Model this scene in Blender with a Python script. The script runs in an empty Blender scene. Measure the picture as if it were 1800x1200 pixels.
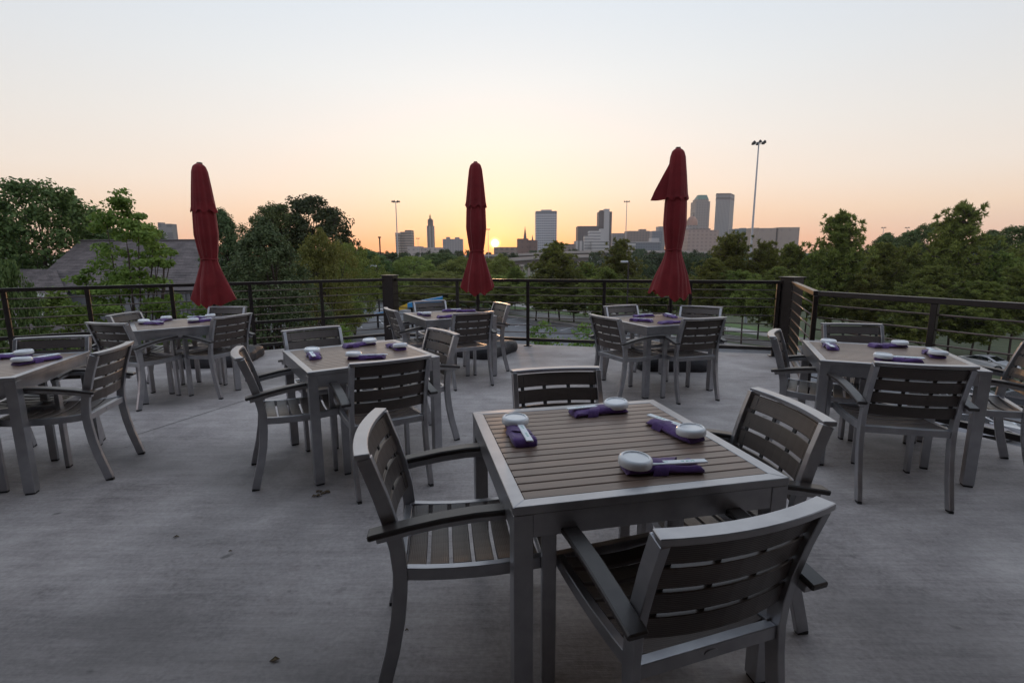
import bpy, bmesh, math, random
import numpy as np
from mathutils import Vector, Matrix
R = math.radians
sc = bpy.context.scene
col = sc.collection
random.seed(7)

# ------------------------------------------------------------------ camera
FPX, PITCH, ROLL, CAMH = 866.0, R(9.62), R(-0.29), 1.42
cd = bpy.data.cameras.new('camera'); cam = bpy.data.objects.new('camera', cd); col.objects.link(cam)
cd.sensor_fit = 'HORIZONTAL'; cd.sensor_width = 36.0; cd.lens = 36.0*FPX/1800.0
cd.clip_start = 0.05; cd.clip_end = 20000
cam.matrix_world = Matrix.Translation((0, 0, CAMH)) @ Matrix.Rotation(math.pi/2-PITCH, 4, 'X') @ Matrix.Rotation(ROLL, 4, 'Z')
sc.camera = cam

# ------------------------------------------------------------------ sky, sun, exposure
SUN = Vector((-0.0329, 0.999, 0.0290)).normalized()
w = bpy.data.worlds.new('World'); sc.world = w; w.use_nodes = True
nt = w.node_tree; nt.nodes.clear()
def N(t, **k):
    n = nt.nodes.new(t)
    for a, v in k.items(): setattr(n, a, v)
    return n
def L(a, b): nt.links.new(a, b)
def lin(c): return tuple(((v/255.0)/12.92 if v/255.0 <= .04045 else ((v/255.0+.055)/1.055)**2.4) for v in c)
def M(op, a, b=None, c=None, clamp=False):
    n = N('ShaderNodeMath', operation=op, use_clamp=clamp)
    for i, v in enumerate((a, b, c)):
        if v is None: continue
        if isinstance(v, (int, float)): n.inputs[i].default_value = v
        else: L(v, n.inputs[i])
    return n.outputs[0]
def ramp(fac, stops, interp='LINEAR'):
    n = N('ShaderNodeValToRGB'); n.color_ramp.interpolation = interp
    e = n.color_ramp.elements
    while len(e) < len(stops): e.new(0.5)
    for i, (p, c) in enumerate(stops): e[i].position = p; e[i].color = (*lin(c), 1)
    L(fac, n.inputs[0]); return n.outputs[0]
def mixc(f, a, b, bt='MIX'):
    n = N('ShaderNodeMix', data_type='RGBA', blend_type=bt)
    for s, v in ((0, f), (6, a), (7, b)):
        if isinstance(v, (int, float)): n.inputs[s].default_value = v
        elif isinstance(v, tuple): n.inputs[s].default_value = (*v, 1)
        else: L(v, n.inputs[s])
    return n.outputs[2]
tc = N('ShaderNodeTexCoord')
nrm = N('ShaderNodeVectorMath', operation='NORMALIZE'); L(tc.outputs['Generated'], nrm.inputs[0])
D = nrm.outputs[0]
sx = N('ShaderNodeSeparateXYZ'); L(D, sx.inputs[0])
el = M('MAXIMUM', sx.outputs[2], 0.0)
elr = M('POWER', el, 0.5)                      # sqrt(sin elevation): more room near the horizon
fl = N('ShaderNodeCombineXYZ'); L(sx.outputs[0], fl.inputs[0]); L(sx.outputs[1], fl.inputs[1])
fn = N('ShaderNodeVectorMath', operation='NORMALIZE'); L(fl.outputs[0], fn.inputs[0])
dt = N('ShaderNodeVectorMath', operation='DOT_PRODUCT'); L(fn.outputs[0], dt.inputs[0]); dt.inputs[1].default_value = Vector((SUN.x, SUN.y, 0)).normalized()
az = dt.outputs['Value']
def E_(deg): return math.sqrt(math.sin(R(deg)))
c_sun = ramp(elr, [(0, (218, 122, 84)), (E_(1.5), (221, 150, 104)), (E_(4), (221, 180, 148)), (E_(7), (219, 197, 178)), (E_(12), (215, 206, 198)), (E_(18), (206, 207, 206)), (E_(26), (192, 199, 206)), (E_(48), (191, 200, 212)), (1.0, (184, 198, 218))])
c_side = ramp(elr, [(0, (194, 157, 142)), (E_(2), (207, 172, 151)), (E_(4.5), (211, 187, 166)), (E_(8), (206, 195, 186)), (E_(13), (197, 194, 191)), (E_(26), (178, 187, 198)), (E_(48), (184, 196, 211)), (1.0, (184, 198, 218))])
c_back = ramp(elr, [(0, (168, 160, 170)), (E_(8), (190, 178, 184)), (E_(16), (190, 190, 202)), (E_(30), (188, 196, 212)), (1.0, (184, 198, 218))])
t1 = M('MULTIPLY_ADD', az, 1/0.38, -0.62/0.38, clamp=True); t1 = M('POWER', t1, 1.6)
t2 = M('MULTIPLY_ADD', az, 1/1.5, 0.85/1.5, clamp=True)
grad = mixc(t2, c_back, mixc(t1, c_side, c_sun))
ds = N('ShaderNodeVectorMath', operation='DOT_PRODUCT'); L(D, ds.inputs[0]); ds.inputs[1].default_value = SUN
dd = M('MAXIMUM', ds.outputs['Value'], 0.0)
glow = M('MULTIPLY', M('POWER', dd, 700.0), 0.30)
disc = M('MULTIPLY', M('POWER', dd, 75000.0), 4.0)
g1 = mixc(1.0, mixc(glow, (0, 0, 0), (1.0, 0.38, 0.08)), mixc(M('MINIMUM', disc, 1.0), (0, 0, 0), (6.0, 3.4, 1.1)), 'ADD')
sky = N('ShaderNodeTexSky', sky_type='NISHITA'); sky.sun_disc = False
sky.sun_elevation = math.asin(SUN.z); sky.sun_rotation = math.atan2(SUN.x, SUN.y); sky.altitude = 200; sky.dust_density = 1.6
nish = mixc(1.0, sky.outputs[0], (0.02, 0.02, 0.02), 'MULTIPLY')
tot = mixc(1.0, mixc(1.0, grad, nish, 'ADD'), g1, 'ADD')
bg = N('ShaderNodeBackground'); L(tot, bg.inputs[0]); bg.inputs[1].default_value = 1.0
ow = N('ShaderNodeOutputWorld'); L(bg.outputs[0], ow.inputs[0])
sl = bpy.data.lights.new('sun', 'SUN'); so = bpy.data.objects.new('sun', sl); col.objects.link(so)
sl.energy = 0.4; sl.angle = R(2.5); sl.color = (1.0, 0.56, 0.28)
so.rotation_euler = SUN.to_track_quat('Z', 'Y').to_euler()
sc.view_settings.view_transform = 'Standard'; sc.view_settings.look = 'None'
sc.view_settings.gamma = 1.0; sc.view_settings.use_curve_mapping = False
sc.view_settings.exposure = 0.5

# ------------------------------------------------------------------ geometry of the view (pixels of the 1800 px photograph -> places)
def ray(px, py):
    a, b = px-900, py-600
    X = a*math.cos(ROLL)+b*math.sin(ROLL); Y = -a*math.sin(ROLL)+b*math.cos(ROLL)
    u = -Y/FPX
    return (X/FPX, math.cos(PITCH)+u*math.sin(PITCH), -math.sin(PITCH)+u*math.cos(PITCH))
def at(px, py, y):
    r = ray(px, py); t = y/r[1]; return Vector((r[0]*t, y, CAMH+r[2]*t))
def atz(px, py, z):
    r = ray(px, py); t = (z-CAMH)/r[2]; return Vector((r[0]*t, r[1]*t, z))
def smooth(t): t = min(1, max(0, t)); return t*t*(3-2*t)
def gz(x, y):
    near = -7.5-0.055*max(-70, min(80, x))
    far = -13.0
    if y <= 95: return near
    return near+(far-near)*smooth((y-95)/160)
def gp(px, py):
    r = ray(px, py); return_t = None
    x = 0
    for _ in range(12):
        z = -7.5-0.055*x; t = (z-CAMH)/r[2]; x = r[0]*t
    return Vector((x, r[1]*t, z))

# ------------------------------------------------------------------ materials
def newmat(name):
    m = bpy.data.materials.new(name); m.use_nodes = True
    global nt
    nt = m.node_tree
    return m, nt.nodes['Principled BSDF'], N('ShaderNodeTexCoord')
def noise(vec, scale, detail=4, rough=.55, mapscale=None, rot=None):
    if mapscale or rot:
        mp = N('ShaderNodeMapping'); L(vec, mp.inputs[0])
        if mapscale: mp.inputs['Scale'].default_value = mapscale
        if rot: mp.inputs['Rotation'].default_value = rot
        vec = mp.outputs[0]
    n = N('ShaderNodeTexNoise'); L(vec, n.inputs['Vector']); n.inputs['Scale'].default_value = scale
    n.inputs['Detail'].default_value = detail; n.inputs['Roughness'].default_value = rough
    return n.outputs['Fac']
def rampl(fac, stops):
    n = N('ShaderNodeValToRGB'); e = n.color_ramp.elements
    while len(e) < len(stops): e.new(.5)
    for i, (p, c) in enumerate(stops): e[i].position = p; e[i].color = (*c, 1)
    L(fac, n.inputs[0]); return n.outputs[0]
def bump(bs, h, strength, dist=.01):
    b = N('ShaderNodeBump'); b.inputs['Strength'].default_value = strength; b.inputs['Distance'].default_value = dist
    L(h, b.inputs['Height']); L(b.outputs[0], bs.inputs['Normal'])
def mat(name, c, rough=.6, metal=0.0, var=.12, scale=8.0, bmp=0.0, spec=.5, coord='Object'):
    m, bs, t = newmat(name)
    f = noise(t.outputs[coord], scale)
    a = tuple(v*(1-var) for v in c); b = tuple(min(1, v*(1+var)) for v in c)
    L(rampl(f, [(.3, a), (.7, b)]), bs.inputs['Base Color'])
    bs.inputs['Roughness'].default_value = rough; bs.inputs['Metallic'].default_value = metal
    bs.inputs['Specular IOR Level'].default_value = spec
    if bmp: bump(bs, noise(t.outputs[coord], scale*6), bmp)
    return m
MT = {}
def silver():
    m, bs, t = newmat('brushed_silver_paint')
    oi = N('ShaderNodeObjectInfo')
    f = noise(t.outputs['Object'], 14, 5); f2 = noise(t.outputs['Object'], 320, 2)
    c = rampl(f, [(.3, (.325, .325, .345)), (.7, (.415, .415, .43))])
    L(c, bs.inputs['Base Color']); bs.inputs['Metallic'].default_value = .85
    L(M('MULTIPLY_ADD', f, .22, .22), bs.inputs['Roughness'])
    bump(bs, f2, .12, .001)
    return m
MT['silver'] = silver()
def slatmat(name, axis, base, k):
    # composite plank: fine grooves along its length, each plank its own tone
    m, bs, t = newmat(name)
    s = N('ShaderNodeSeparateXYZ'); L(t.outputs['Object'], s.inputs[0])
    oi = N('ShaderNodeObjectInfo')
    g = M('SINE', M('MULTIPLY', s.outputs[axis], 2*math.pi/.0062))
    gr = noise(t.outputs['Object'], 30, 5, .6, mapscale=(.12, 1, 1) if axis else (1, .12, 1))
    tone = M('MULTIPLY_ADD', oi.outputs['Random'], .34, .83)
    c = rampl(gr, [(.3, tuple(v*.78 for v in base)), (.7, tuple(v*1.2 for v in base))])
    hv = N('ShaderNodeHueSaturation'); L(c, hv.inputs['Color']); L(tone, hv.inputs['Value'])
    L(hv.outputs[0], bs.inputs['Base Color'])
    bs.inputs['Roughness'].default_value = .36; bs.inputs['Specular IOR Level'].default_value = .55
    h = M('MULTIPLY_ADD', g, .5*k, gr)
    bump(bs, h, .35, .0012)
    return m
MT['seat_slat'] = slatmat('brown_composite_plank', 1, (.058, .043, .036), 1)
MT['back_slat'] = slatmat('brown_composite_back_plank', 2, (.058, .043, .036), 1)
MT['table_slat'] = slatmat('brown_composite_table_plank', 1, (.18, .122, .092), .12)
MT['arm'] = mat('dark_brown_armrest', (.033, .027, .025), .35, 0, .2, 20)
MT['rubber'] = mat('black_rubber', (.02, .02, .02), .7)
MT['under'] = mat('dark_underside', (.03, .028, .027), .8)
MT['rail'] = mat('dark_bronze_rail_paint', (.013, .0095, .009), .33, .0, .3, 12, 0, .5)
MT['bar'] = mat('worn_bronze_bar', (.11, .08, .068), .28, .7, .25, 9)
MT['fabric'] = None
def fabric():
    m, bs, t = newmat('dark_red_canvas')
    f = noise(t.outputs['Object'], 6, 5)
    L(rampl(f, [(.3, (.135, .011, .014)), (.7, (.20, .018, .022))]), bs.inputs['Base Color'])
    bs.inputs['Roughness'].default_value = .85; bs.inputs['Specular IOR Level'].default_value = .25
    bs.inputs['Sheen Weight'].default_value = .25; bs.inputs['Sheen Roughness'].default_value = .5; bs.inputs['Sheen Tint'].default_value = (1, .55, .5, 1)
    bump(bs, noise(t.outputs['Object'], 26, 6), .5, .012)
    tr = N('ShaderNodeBsdfTranslucent'); tr.inputs[0].default_value = (.34, .03, .02, 1)
    mx = N('ShaderNodeMixShader'); mx.inputs[0].default_value = .16
    L(bs.outputs[0], mx.inputs[1]); L(tr.outputs[0], mx.inputs[2]); L(mx.outputs[0], nt.nodes['Material Output'].inputs[0])
    return m
MT['fabric'] = fabric()
MT['bag'] = mat('black_base_cover', (.018, .017, .02), .6, 0, .4, 5, .4)
MT['pole'] = mat('black_parasol_pole', (.025, .02, .02), .4, .3)
def napkin():
    m, bs, t = newmat('purple_napkin_cloth')
    f = noise(t.outputs['Object'], 30, 4)
    L(rampl(f, [(.3, (.052, .018, .105)), (.7, (.088, .032, .165))]), bs.inputs['Base Color'])
    bs.inputs['Roughness'].default_value = .9; bs.inputs['Sheen Weight'].default_value = .3
    bump(bs, noise(t.outputs['Object'], 55, 4), .5, .004)
    return m
MT['napkin'] = napkin()
MT['dish'] = mat('white_glazed_ceramic', (.68, .70, .72), .16, 0, .04, 20)
def sleeve():
    m, bs, t = newmat('printed_paper_sleeve')
    s = N('ShaderNodeSeparateXYZ'); L(t.outputs['Object'], s.inputs[0])
    f = noise(t.outputs['Object'], 60, 3, .5, mapscale=(1, .5, 1))
    c = rampl(f, [(.5, (.74, .77, .8)), (.56, (.30, .52, .55)), (.63, (.22, .45, .30)), (.66, (.74, .77, .8))])
    e = N('ShaderNodeMath', operation='COMPARE'); L(s.outputs[1], e.inputs[0]); e.inputs[1].default_value = 0; e.inputs[2].default_value = .0045
    L(mixc(e.outputs[0], (.74, .77, .8), c), bs.inputs['Base Color']); bs.inputs['Roughness'].default_value = .6
    return m
MT['sleeve'] = sleeve()
def concrete():
    m, bs, t = newmat('broom_finished_concrete')
    P = t.outputs['Object']
    big = noise(P, .75, 5, .6); mid = noise(P, 3.2, 6, .62); fine = noise(P, 45, 4, .7)
    broom = noise(P, 60, 4, .7, mapscale=(.10, 1, 1), rot=(0, 0, R(16)))
    broom2 = noise(P, 15, 5, .65, mapscale=(.11, 1, 1), rot=(0, 0, R(17)))
    f = M('ADD', M('ADD', M('MULTIPLY', big, .36), M('MULTIPLY', mid, .28)), M('ADD', M('MULTIPLY', fine, .2), M('MULTIPLY', broom2, .16)))
    c = rampl(f, [(.40, (.165, .145, .141)), (.47, (.275, .245, .237)), (.53, (.36, .325, .312)), (.61, (.48, .437, .415))])
    c = mixc(.09, c, rampl(broom, [(.38, (.09, .085, .085)), (.62, (.5, .48, .46))]))
    # dark water and grease stains of their own shape
    st = noise(P, .62, 3, .5, mapscale=(1, 1.4, 1), rot=(0, 0, .6))
    stain = M('MULTIPLY', M('MULTIPLY_ADD', st, 6, -2.95, clamp=True), .85)
    c = mixc(M('MULTIPLY', stain, M('MULTIPLY_ADD', mid, 2.2, -.3, clamp=True)), c, (.10, .09, .086))
    pit = M('MULTIPLY_ADD', noise(P, 9, 2, .4), 16, -11.6, clamp=True)
    c = mixc(M('MULTIPLY', pit, .7), c, (.07, .065, .06))
    # hairline cracks
    vo = N('ShaderNodeTexVoronoi', feature='DISTANCE_TO_EDGE'); vo.inputs['Scale'].default_value = .42
    ad = N('ShaderNodeVectorMath', operation='ADD'); L(P, ad.inputs[0])
    nn = N('ShaderNodeTexNoise'); nn.inputs['Scale'].default_value = 2.4; nn.inputs['Detail'].default_value = 5; L(P, nn.inputs['Vector'])
    sc_ = N('ShaderNodeVectorMath', operation='SCALE'); L(nn.outputs['Color'], sc_.inputs[0]); sc_.inputs['Scale'].default_value = .5
    L(sc_.outputs[0], ad.inputs[1]); L(ad.outputs[0], vo.inputs['Vector'])
    crack = M('LESS_THAN', vo.outputs['Distance'], .0022)
    crack = M('MULTIPLY', crack, M('MULTIPLY_ADD', noise(P, .55, 2), 9, -4.6, clamp=True))
    c = mixc(M('MULTIPLY', crack, .5), c, (.06, .055, .055))
    L(c, bs.inputs['Base Color'])
    L(M('MULTIPLY_ADD', mid, .3, .5), bs.inputs['Roughness']); bs.inputs['Specular IOR Level'].default_value = .35
    h = M('ADD', M('MULTIPLY', broom, .8), M('ADD', M('MULTIPLY', broom2, .45), M('MULTIPLY', fine, .5)))
    h = M('SUBTRACT', h, M('MULTIPLY', crack, 1.0))
    bump(bs, h, .5, .005)
    return m
MT['concrete'] = concrete()
MT['slab'] = mat('cast_concrete', (.33, .31, .29), .8, 0, .2, .05, 0)
MT['parapet'] = mat('aged_bridge_concrete', (.38, .33, .30), .85, 0, .18, .08)
MT['asphalt'] = mat('asphalt', (.125, .125, .132), .8, 0, .35, .6, .2)
MT['road'] = mat('pale_worn_asphalt', (.19, .185, .182), .8, 0, .3, .4, .2)
MT['kerb'] = mat('kerb_concrete', (.36, .345, .33), .8, 0, .2, 1.2)
MT['paint'] = mat('worn_white_line_paint', (.5, .5, .5), .7, 0, .25, 3)
MT['grass'] = mat('mown_grass', (.07, .125, .03), .9, 0, .45, .5, .5)
def terrain():
    m, bs, t = newmat('wooded_ground')
    f = noise(t.outputs['Object'], .03, 6); f2 = noise(t.outputs['Object'], .6, 5)
    c = rampl(f, [(.35, (.032, .042, .018)), (.55, (.055, .075, .028)), (.7, (.10, .095, .06))])
    L(mixc(.4, c, rampl(f2, [(.35, (.022, .03, .012)), (.65, (.085, .095, .04))])), bs.inputs['Base Color'])
    bs.inputs['Roughness'].default_value = .95
    bump(bs, f2, .6, .3)
    return m
MT['terrain'] = terrain()
def leaf(name, dark, lite, trans=.3):
    m, bs, t = newmat(name)
    g = N('ShaderNodeNewGeometry')
    f = noise(t.outputs['Object'], .7, 3)
    fac = M('ADD', M('MULTIPLY', g.outputs['Random Per Island'], .5), M('MULTIPLY_ADD', f, 1.1, -.3))
    oi = N('ShaderNodeObjectInfo')
    c = rampl(fac, [(.15, dark), (.85, lite)])
    hv = N('ShaderNodeHueSaturation'); L(c, hv.inputs['Color'])
    L(M('MULTIPLY_ADD', oi.outputs['Random'], .05, .475), hv.inputs['Hue']); L(M('MULTIPLY_ADD', oi.outputs['Random'], .5, .75), hv.inputs['Value'])
    L(hv.outputs[0], bs.inputs['Base Color']); bs.inputs['Roughness'].default_value = .65; bs.inputs['Specular IOR Level'].default_value = .3
    tr = N('ShaderNodeBsdfTranslucent'); L(hv.outputs[0], tr.inputs[0])
    mx = N('ShaderNodeMixShader'); mx.inputs[0].default_value = trans
    L(bs.outputs[0], mx.inputs[1]); L(tr.outputs[0], mx.inputs[2]); L(mx.outputs[0], nt.nodes['Material Output'].inputs[0])
    return m
MT['leaf_broad'] = leaf('dark_green_leaves', (.04, .075, .02), (.155, .20, .06))
MT['leaf_maple'] = leaf('fresh_green_leaves', (.075, .14, .022), (.23, .32, .065), .45)
MT['leaf_pear'] = leaf('grey_green_leaves', (.04, .072, .028), (.15, .20, .08))
MT['leaf_light'] = leaf('yellow_green_leaves', (.095, .13, .022), (.31, .32, .08), .45)
MT['leaf_oak'] = leaf('blackish_green_leaves', (.025, .038, .013), (.08, .095, .035))
MT['leaf_pine'] = leaf('pine_needles', (.07, .105, .022), (.29, .31, .075), .4)
MT['leaf_far'] = leaf('distant_dark_leaves', (.03, .052, .022), (.085, .115, .042))
MT['bark'] = mat('brown_bark', (.06, .042, .034), .9, 0, .3, 3, .5)

# ------------------------------------------------------------------ mesh helpers
class MB:
    def __init__(s): s.v = []; s.f = []
    def add(s, vs, fs):
        o = len(s.v); s.v += [tuple(p) for p in vs]; s.f += [tuple(i+o for i in f) for f in fs]; return s
    def box(s, c, d, rz=0, taper=1.0):
        hx, hy, hz = d[0]/2, d[1]/2, d[2]/2; cs, sn = math.cos(rz), math.sin(rz)
        vs = []
        for z in (-1, 1):
            k = taper if z > 0 else 1
            for x, y in ((-1, -1), (1, -1), (1, 1), (-1, 1)):
                X, Y = x*hx*k, y*hy*k
                vs.append((c[0]+X*cs-Y*sn, c[1]+X*sn+Y*cs, c[2]+z*hz))
        return s.add(vs, [(3, 2, 1, 0), (4, 5, 6, 7), (0, 1, 5, 4), (1, 2, 6, 5), (2, 3, 7, 6), (3, 0, 4, 7)])
    def bx(s, x0, x1, y0, y1, z0, z1): return s.box(((x0+x1)/2, (y0+y1)/2, (z0+z1)/2), (x1-x0, y1-y0, z1-z0))
    def sweep(s, pts, side, wd, h):
        pts = [Vector(p) for p in pts]; n = len(pts); vs = []; sd = Vector(side)
        for i, p in enumerate(pts):
            t = (pts[min(i+1, n-1)]-pts[max(i-1, 0)]).normalized()
            a = (sd-t*sd.dot(t)).normalized(); b = t.cross(a)
            for u, v in ((-1, -1), (1, -1), (1, 1), (-1, 1)): vs.append(p+a*(u*wd/2)+b*(v*h/2))
        fs = [(0, 1, 2, 3), tuple(4*(n-1)+k for k in (3, 2, 1, 0))]
        for i in range(n-1):
            for k in range(4):
                a, b = 4*i+k, 4*i+(k+1) % 4
                fs.append((b, a, a+4, b+4))
        return s.add(vs, fs)
    def tube(s, pts, r, n=8):
        pts = [Vector(p) for p in pts]; m = len(pts); vs = []
        rr = r if isinstance(r, (list, tuple)) else [r]*m
        for i, p in enumerate(pts):
            t = (pts[min(i+1, m-1)]-pts[max(i-1, 0)]).normalized()
            a = t.orthogonal().normalized() if i == 0 else (a-t*a.dot(t)).normalized()
            b = t.cross(a)
            for k in range(n): q = 2*math.pi*k/n; vs.append(p+(a*math.cos(q)+b*math.sin(q))*rr[i])
        fs = [tuple(range(n-1, -1, -1)), tuple((m-1)*n+k for k in range(n))]
        for i in range(m-1):
            for k in range(n): a0, b0 = i*n+k, i*n+(k+1) % n; fs.append((a0, b0, b0+n, a0+n))
        return s.add(vs, fs)
    def lathe(s, prof, n=32, c=(0, 0, 0)):
        vs = []; m = len(prof)
        for r, z in prof:
            for k in range(n): q = 2*math.pi*k/n; vs.append((c[0]+r*math.cos(q), c[1]+r*math.sin(q), c[2]+z))
        fs = [tuple(range(n-1, -1, -1)), tuple((m-1)*n+k for k in range(n))]
        for i in range(m-1):
            for k in range(n): a, b = i*n+k, i*n+(k+1) % n; fs.append((a, b, b+n, a+n))
        return s.add(vs, fs)
    def prism(s, poly, a, b, axis='z'):
        n = len(poly); vs = []
        for t in (a, b):
            for p in poly:
                vs.append((p[0], p[1], t) if axis == 'z' else ((p[0], t, p[1]) if axis == 'y' else (t, p[0], p[1])))
        fs = [tuple(range(n-1, -1, -1)), tuple(range(n, 2*n))]+[(i, (i+1) % n, (i+1) % n+n, i+n) for i in range(n)]
        return s.add(vs, fs)
    def build(s, name, m, parent=None, bev=0, smooth=False, loc=None):
        me = bpy.data.meshes.new(name); me.from_pydata(s.v, [], s.f); me.update()
        bm = bmesh.new(); bm.from_mesh(me)
        bmesh.ops.recalc_face_normals(bm, faces=bm.faces)
        if bev: bmesh.ops.bevel(bm, geom=[e for e in bm.edges if e.calc_face_angle(0) > .5], offset=bev, segments=1, affect='EDGES')
        if smooth:
            for e in bm.edges: e.smooth = e.calc_face_angle(0) < .65
        bm.to_mesh(me); bm.free()
        if smooth: me.polygons.foreach_set('use_smooth', [True]*len(me.polygons))
        return link(name, me, m, parent, loc)
def link(name, me, m, parent=None, loc=None):
    me.materials.clear(); me.materials.append(MT[m] if isinstance(m, str) else m)
    o = bpy.data.objects.new(name, me); col.objects.link(o)
    if parent: o.parent = parent
    if loc is not None: o.location = loc
    return o
def tag(o, label=None, cat=None, group=None, kind=None):
    if label: o['label'] = label
    if cat: o['category'] = cat
    if group: o['group'] = group
    if kind: o['kind'] = kind
    return o
def thing(name, label, cat, loc=(0, 0, 0), rz=0, group=None):
    o = bpy.data.objects.new(name, None); col.objects.link(o); o.empty_display_size = .1
    o.location = loc; o.rotation_euler = (0, 0, rz)
    return tag(o, label, cat, group)
def copy_tree(o, parent=None):
    c = o.copy(); col.objects.link(c); c.parent = parent
    for ch in o.children: copy_tree(ch, c)
    return c

# ------------------------------------------------------------------ ground and paving
xs = sorted(set([-3000, -2000, -1200, -600, -300, -150, -70, 80, 150, 300, 600, 1200, 2000, 3000]+list(range(-60, 80, 20))))
ys = [-400, -60, 20, 60, 95, 110, 125, 140, 160, 180, 200, 225, 255, 300, 500, 1000, 2000, 3000]
b = MB(); b.v = [(x, y, gz(x, y)) for y in ys for x in xs]
b.f = [(j*len(xs)+i, j*len(xs)+i+1, (j+1)*len(xs)+i+1, (j+1)*len(xs)+i) for j in range(len(ys)-1) for i in range(len(xs)-1)]
tag(b.build('ground', 'terrain'), kind='structure')
def sheet(name, poly, m, dz, thick=0):
    b = MB(); n = len(poly)
    b.v = [(p[0], p[1], -7.5-.055*p[0]+dz) for p in poly]
    b.f = [tuple(range(n))]
    if thick:
        b.v += [(p[0], p[1], -7.5-.055*p[0]+dz-thick) for p in poly]
        b.f += [(i, i+n, (i+1) % n+n, (i+1) % n) for i in range(n)]
    return tag(b.build(name, m), kind='structure')
kl = [gp(600, 541), gp(880, 556), gp(1050, 576), gp(1273, 606), gp(1361, 617), gp(1800, 690)]
kl[0] = Vector((-45, 76, 0)); 
nearp = [(70, 8), (-45, 8)]
def off(d): return [(p.x, p.y+d) for p in kl]
sheet('parking_lot', [(-45, 9.5)]+[(p[0], p[1]) for p in [(kl[-1].x, 9.5)]]+[(p.x, p.y) for p in reversed(kl)], 'asphalt', .02)
sheet('kerb', [(p[0], p[1]) for p in off(0)]+list(reversed(off(1.9))), 'kerb', .14, .14)
sheet('lawn_strip', off(1.9)+list(reversed(off(3.4))), 'grass', .08, .1)
sheet('road', off(3.4)+list(reversed(off(10.5))), 'road', .03)
sheet('road_kerb', off(10.5)+list(reversed(off(11.0))), 'kerb', .13, .13)
sheet('grass_bank', off(11.0)+list(reversed(off(34))), 'grass', .05)
c0 = gp(1290, 560); 
sheet('far_road', off(17.5)+list(reversed(off(25))), MT['slab'], .09)
for i, (a, c) in enumerate([((628, 566), (637, 577)), ((664, 560), (675, 571)), ((590, 572), (598, 584)), ((905, 574), (940, 565)), ((895, 562), (915, 559)), ((985, 581), (1015, 573)), ((1230, 640), (1265, 622)), ((1310, 632), (1345, 622))]):
    A, C = gp(*a), gp(*c); d = (C-A); d.z = 0; d.normalize(); C = A+d*5.0; n = Vector((-d.y, d.x, 0))*.07
    sheet('painted_line', [tuple((A-n)[:2]), tuple((C-n)[:2]), tuple((C+n)[:2]), tuple((A+n)[:2])], 'paint', .028)

# ------------------------------------------------------------------ terrace deck
PL, PR = Vector((-2.1, 8.55, 0)), Vector((3.93, 6.95, 0))
PC, PD = Vector((3.0, 4.86, 0)), Vector((4.2, 2.33, 0))
PA = Vector((-7.4, 5.37, 0))
edge = [PA+Vector((-.1, .15, 0)), PL+Vector((-.05, .17, 0)), PR+Vector((.17, .13, 0)), PC+Vector((.17, .03, 0)), PD+Vector((.17, .05, 0)), Vector((5.6, 1.0, 0)), Vector((5.6, -3.6, 0)), Vector((-7.6, -3.6, 0))]
b = MB().prism([(p.x, p.y) for p in reversed(edge)], -.32, 0.0)
deck = tag(b.build('terrace_floor', 'concrete'), kind='structure')
b = MB().prism([(p.x*.97, p.y-.25) for p in reversed(edge)], -14, -.325)
tag(b.build('terrace_base', 'slab'), 'plain concrete storey carrying the dining terrace above the car park', 'building')
# control joint: a shallow tooled groove standing as a dark strip a few mm over the slab
A, C = Vector((-3.1, 3.85, .003)), Vector((-2.62, 5.15, .003)); d = (C-A).normalized(); n = Vector((-d.y, d.x, 0))*.0035
bj = MB(); bj.add([A-n, C-n, C+n, A+n], [(0, 1, 2, 3)]); tag(bj.build('floor_joint', 'under', deck))
# unseen restaurant wall behind the diners' terrace; canopy added to shade the near floor
rw = thing('restaurant_building', 'plain restaurant front with an added flat shade canopy closing the terrace on its inner side', 'building', (0, -2.2, 0))
MT['stucco'] = mat('dark_taupe_stucco', (.13, .11, .10), .9, 0, .15, 2, .3)
MB().bx(-9, 9, -.4, 0, 0, 6.2).build('wall', 'stucco', rw); MB().bx(-9.2, 9.2, -.05, 3.3, 3.05, 3.3).build('canopy', 'stucco', rw)

# ------------------------------------------------------------------ railings
BARZ = [.95, .828, .707, .586, .466, .345, .225]
def railing(label, a, bb, posts, thick=None, ends=(0, 0), end_post=True):
    d = (bb-a); ln = d.length; d.normalize(); rz = math.atan2(d.y, d.x)
    t = thing('railing', label, 'railing', a, rz, 'dark metal railing sections')
    MB().bx(ends[0], ln-ends[1], -.026, .026, 1.038, 1.085).build('top_rail', 'rail', t, .004)
    MB().bx(ends[0], ln-ends[1], -.018, .018, .085, .135).build('bottom_rail', 'rail', t, .003)
    for i, z in enumerate(BARZ):
        if i == thick: MB().bx(ends[0], ln-ends[1], -.016, .016, z-.022, z+.022).build('middle_rail', 'rail', t, .003)
        else: MB().tube([(ends[0], 0, z), (ln-ends[1], 0, z)], .0072, 8).build('rail_bar', 'bar', t, smooth=True)
    for p in posts:
        po = MB().bx(p-.024, p+.024, -.021, .021, .0, 1.039).build('post', 'rail', t, .003)
        MB().bx(p-.06, p+.06, -.05, .05, -.002, .014).build('base_plate', 'rail', po, .003)
    return t
def along(a, bb, px):           # distance along a->bb where the photograph's column px crosses
    d = bb-a; ln = d.length; r = ray(px, 560); k = r[0]/r[1]
    return (k*a.y-a.x)/(d.x-k*d.y)*ln
railing('railing section overlooking the shingle-roofed house, with a thick middle rail', PL, PA, [along(PL, PA, p) for p in (568, 444, 307, 160, 14)], 4, (.09, 0))
railing('long straight railing section behind the middle parasol, facing the city skyline', PL, PR, [along(PL, PR, p) for p in (805, 928, 1061, 1211, 1364)], None, (.09, .1))
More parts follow.
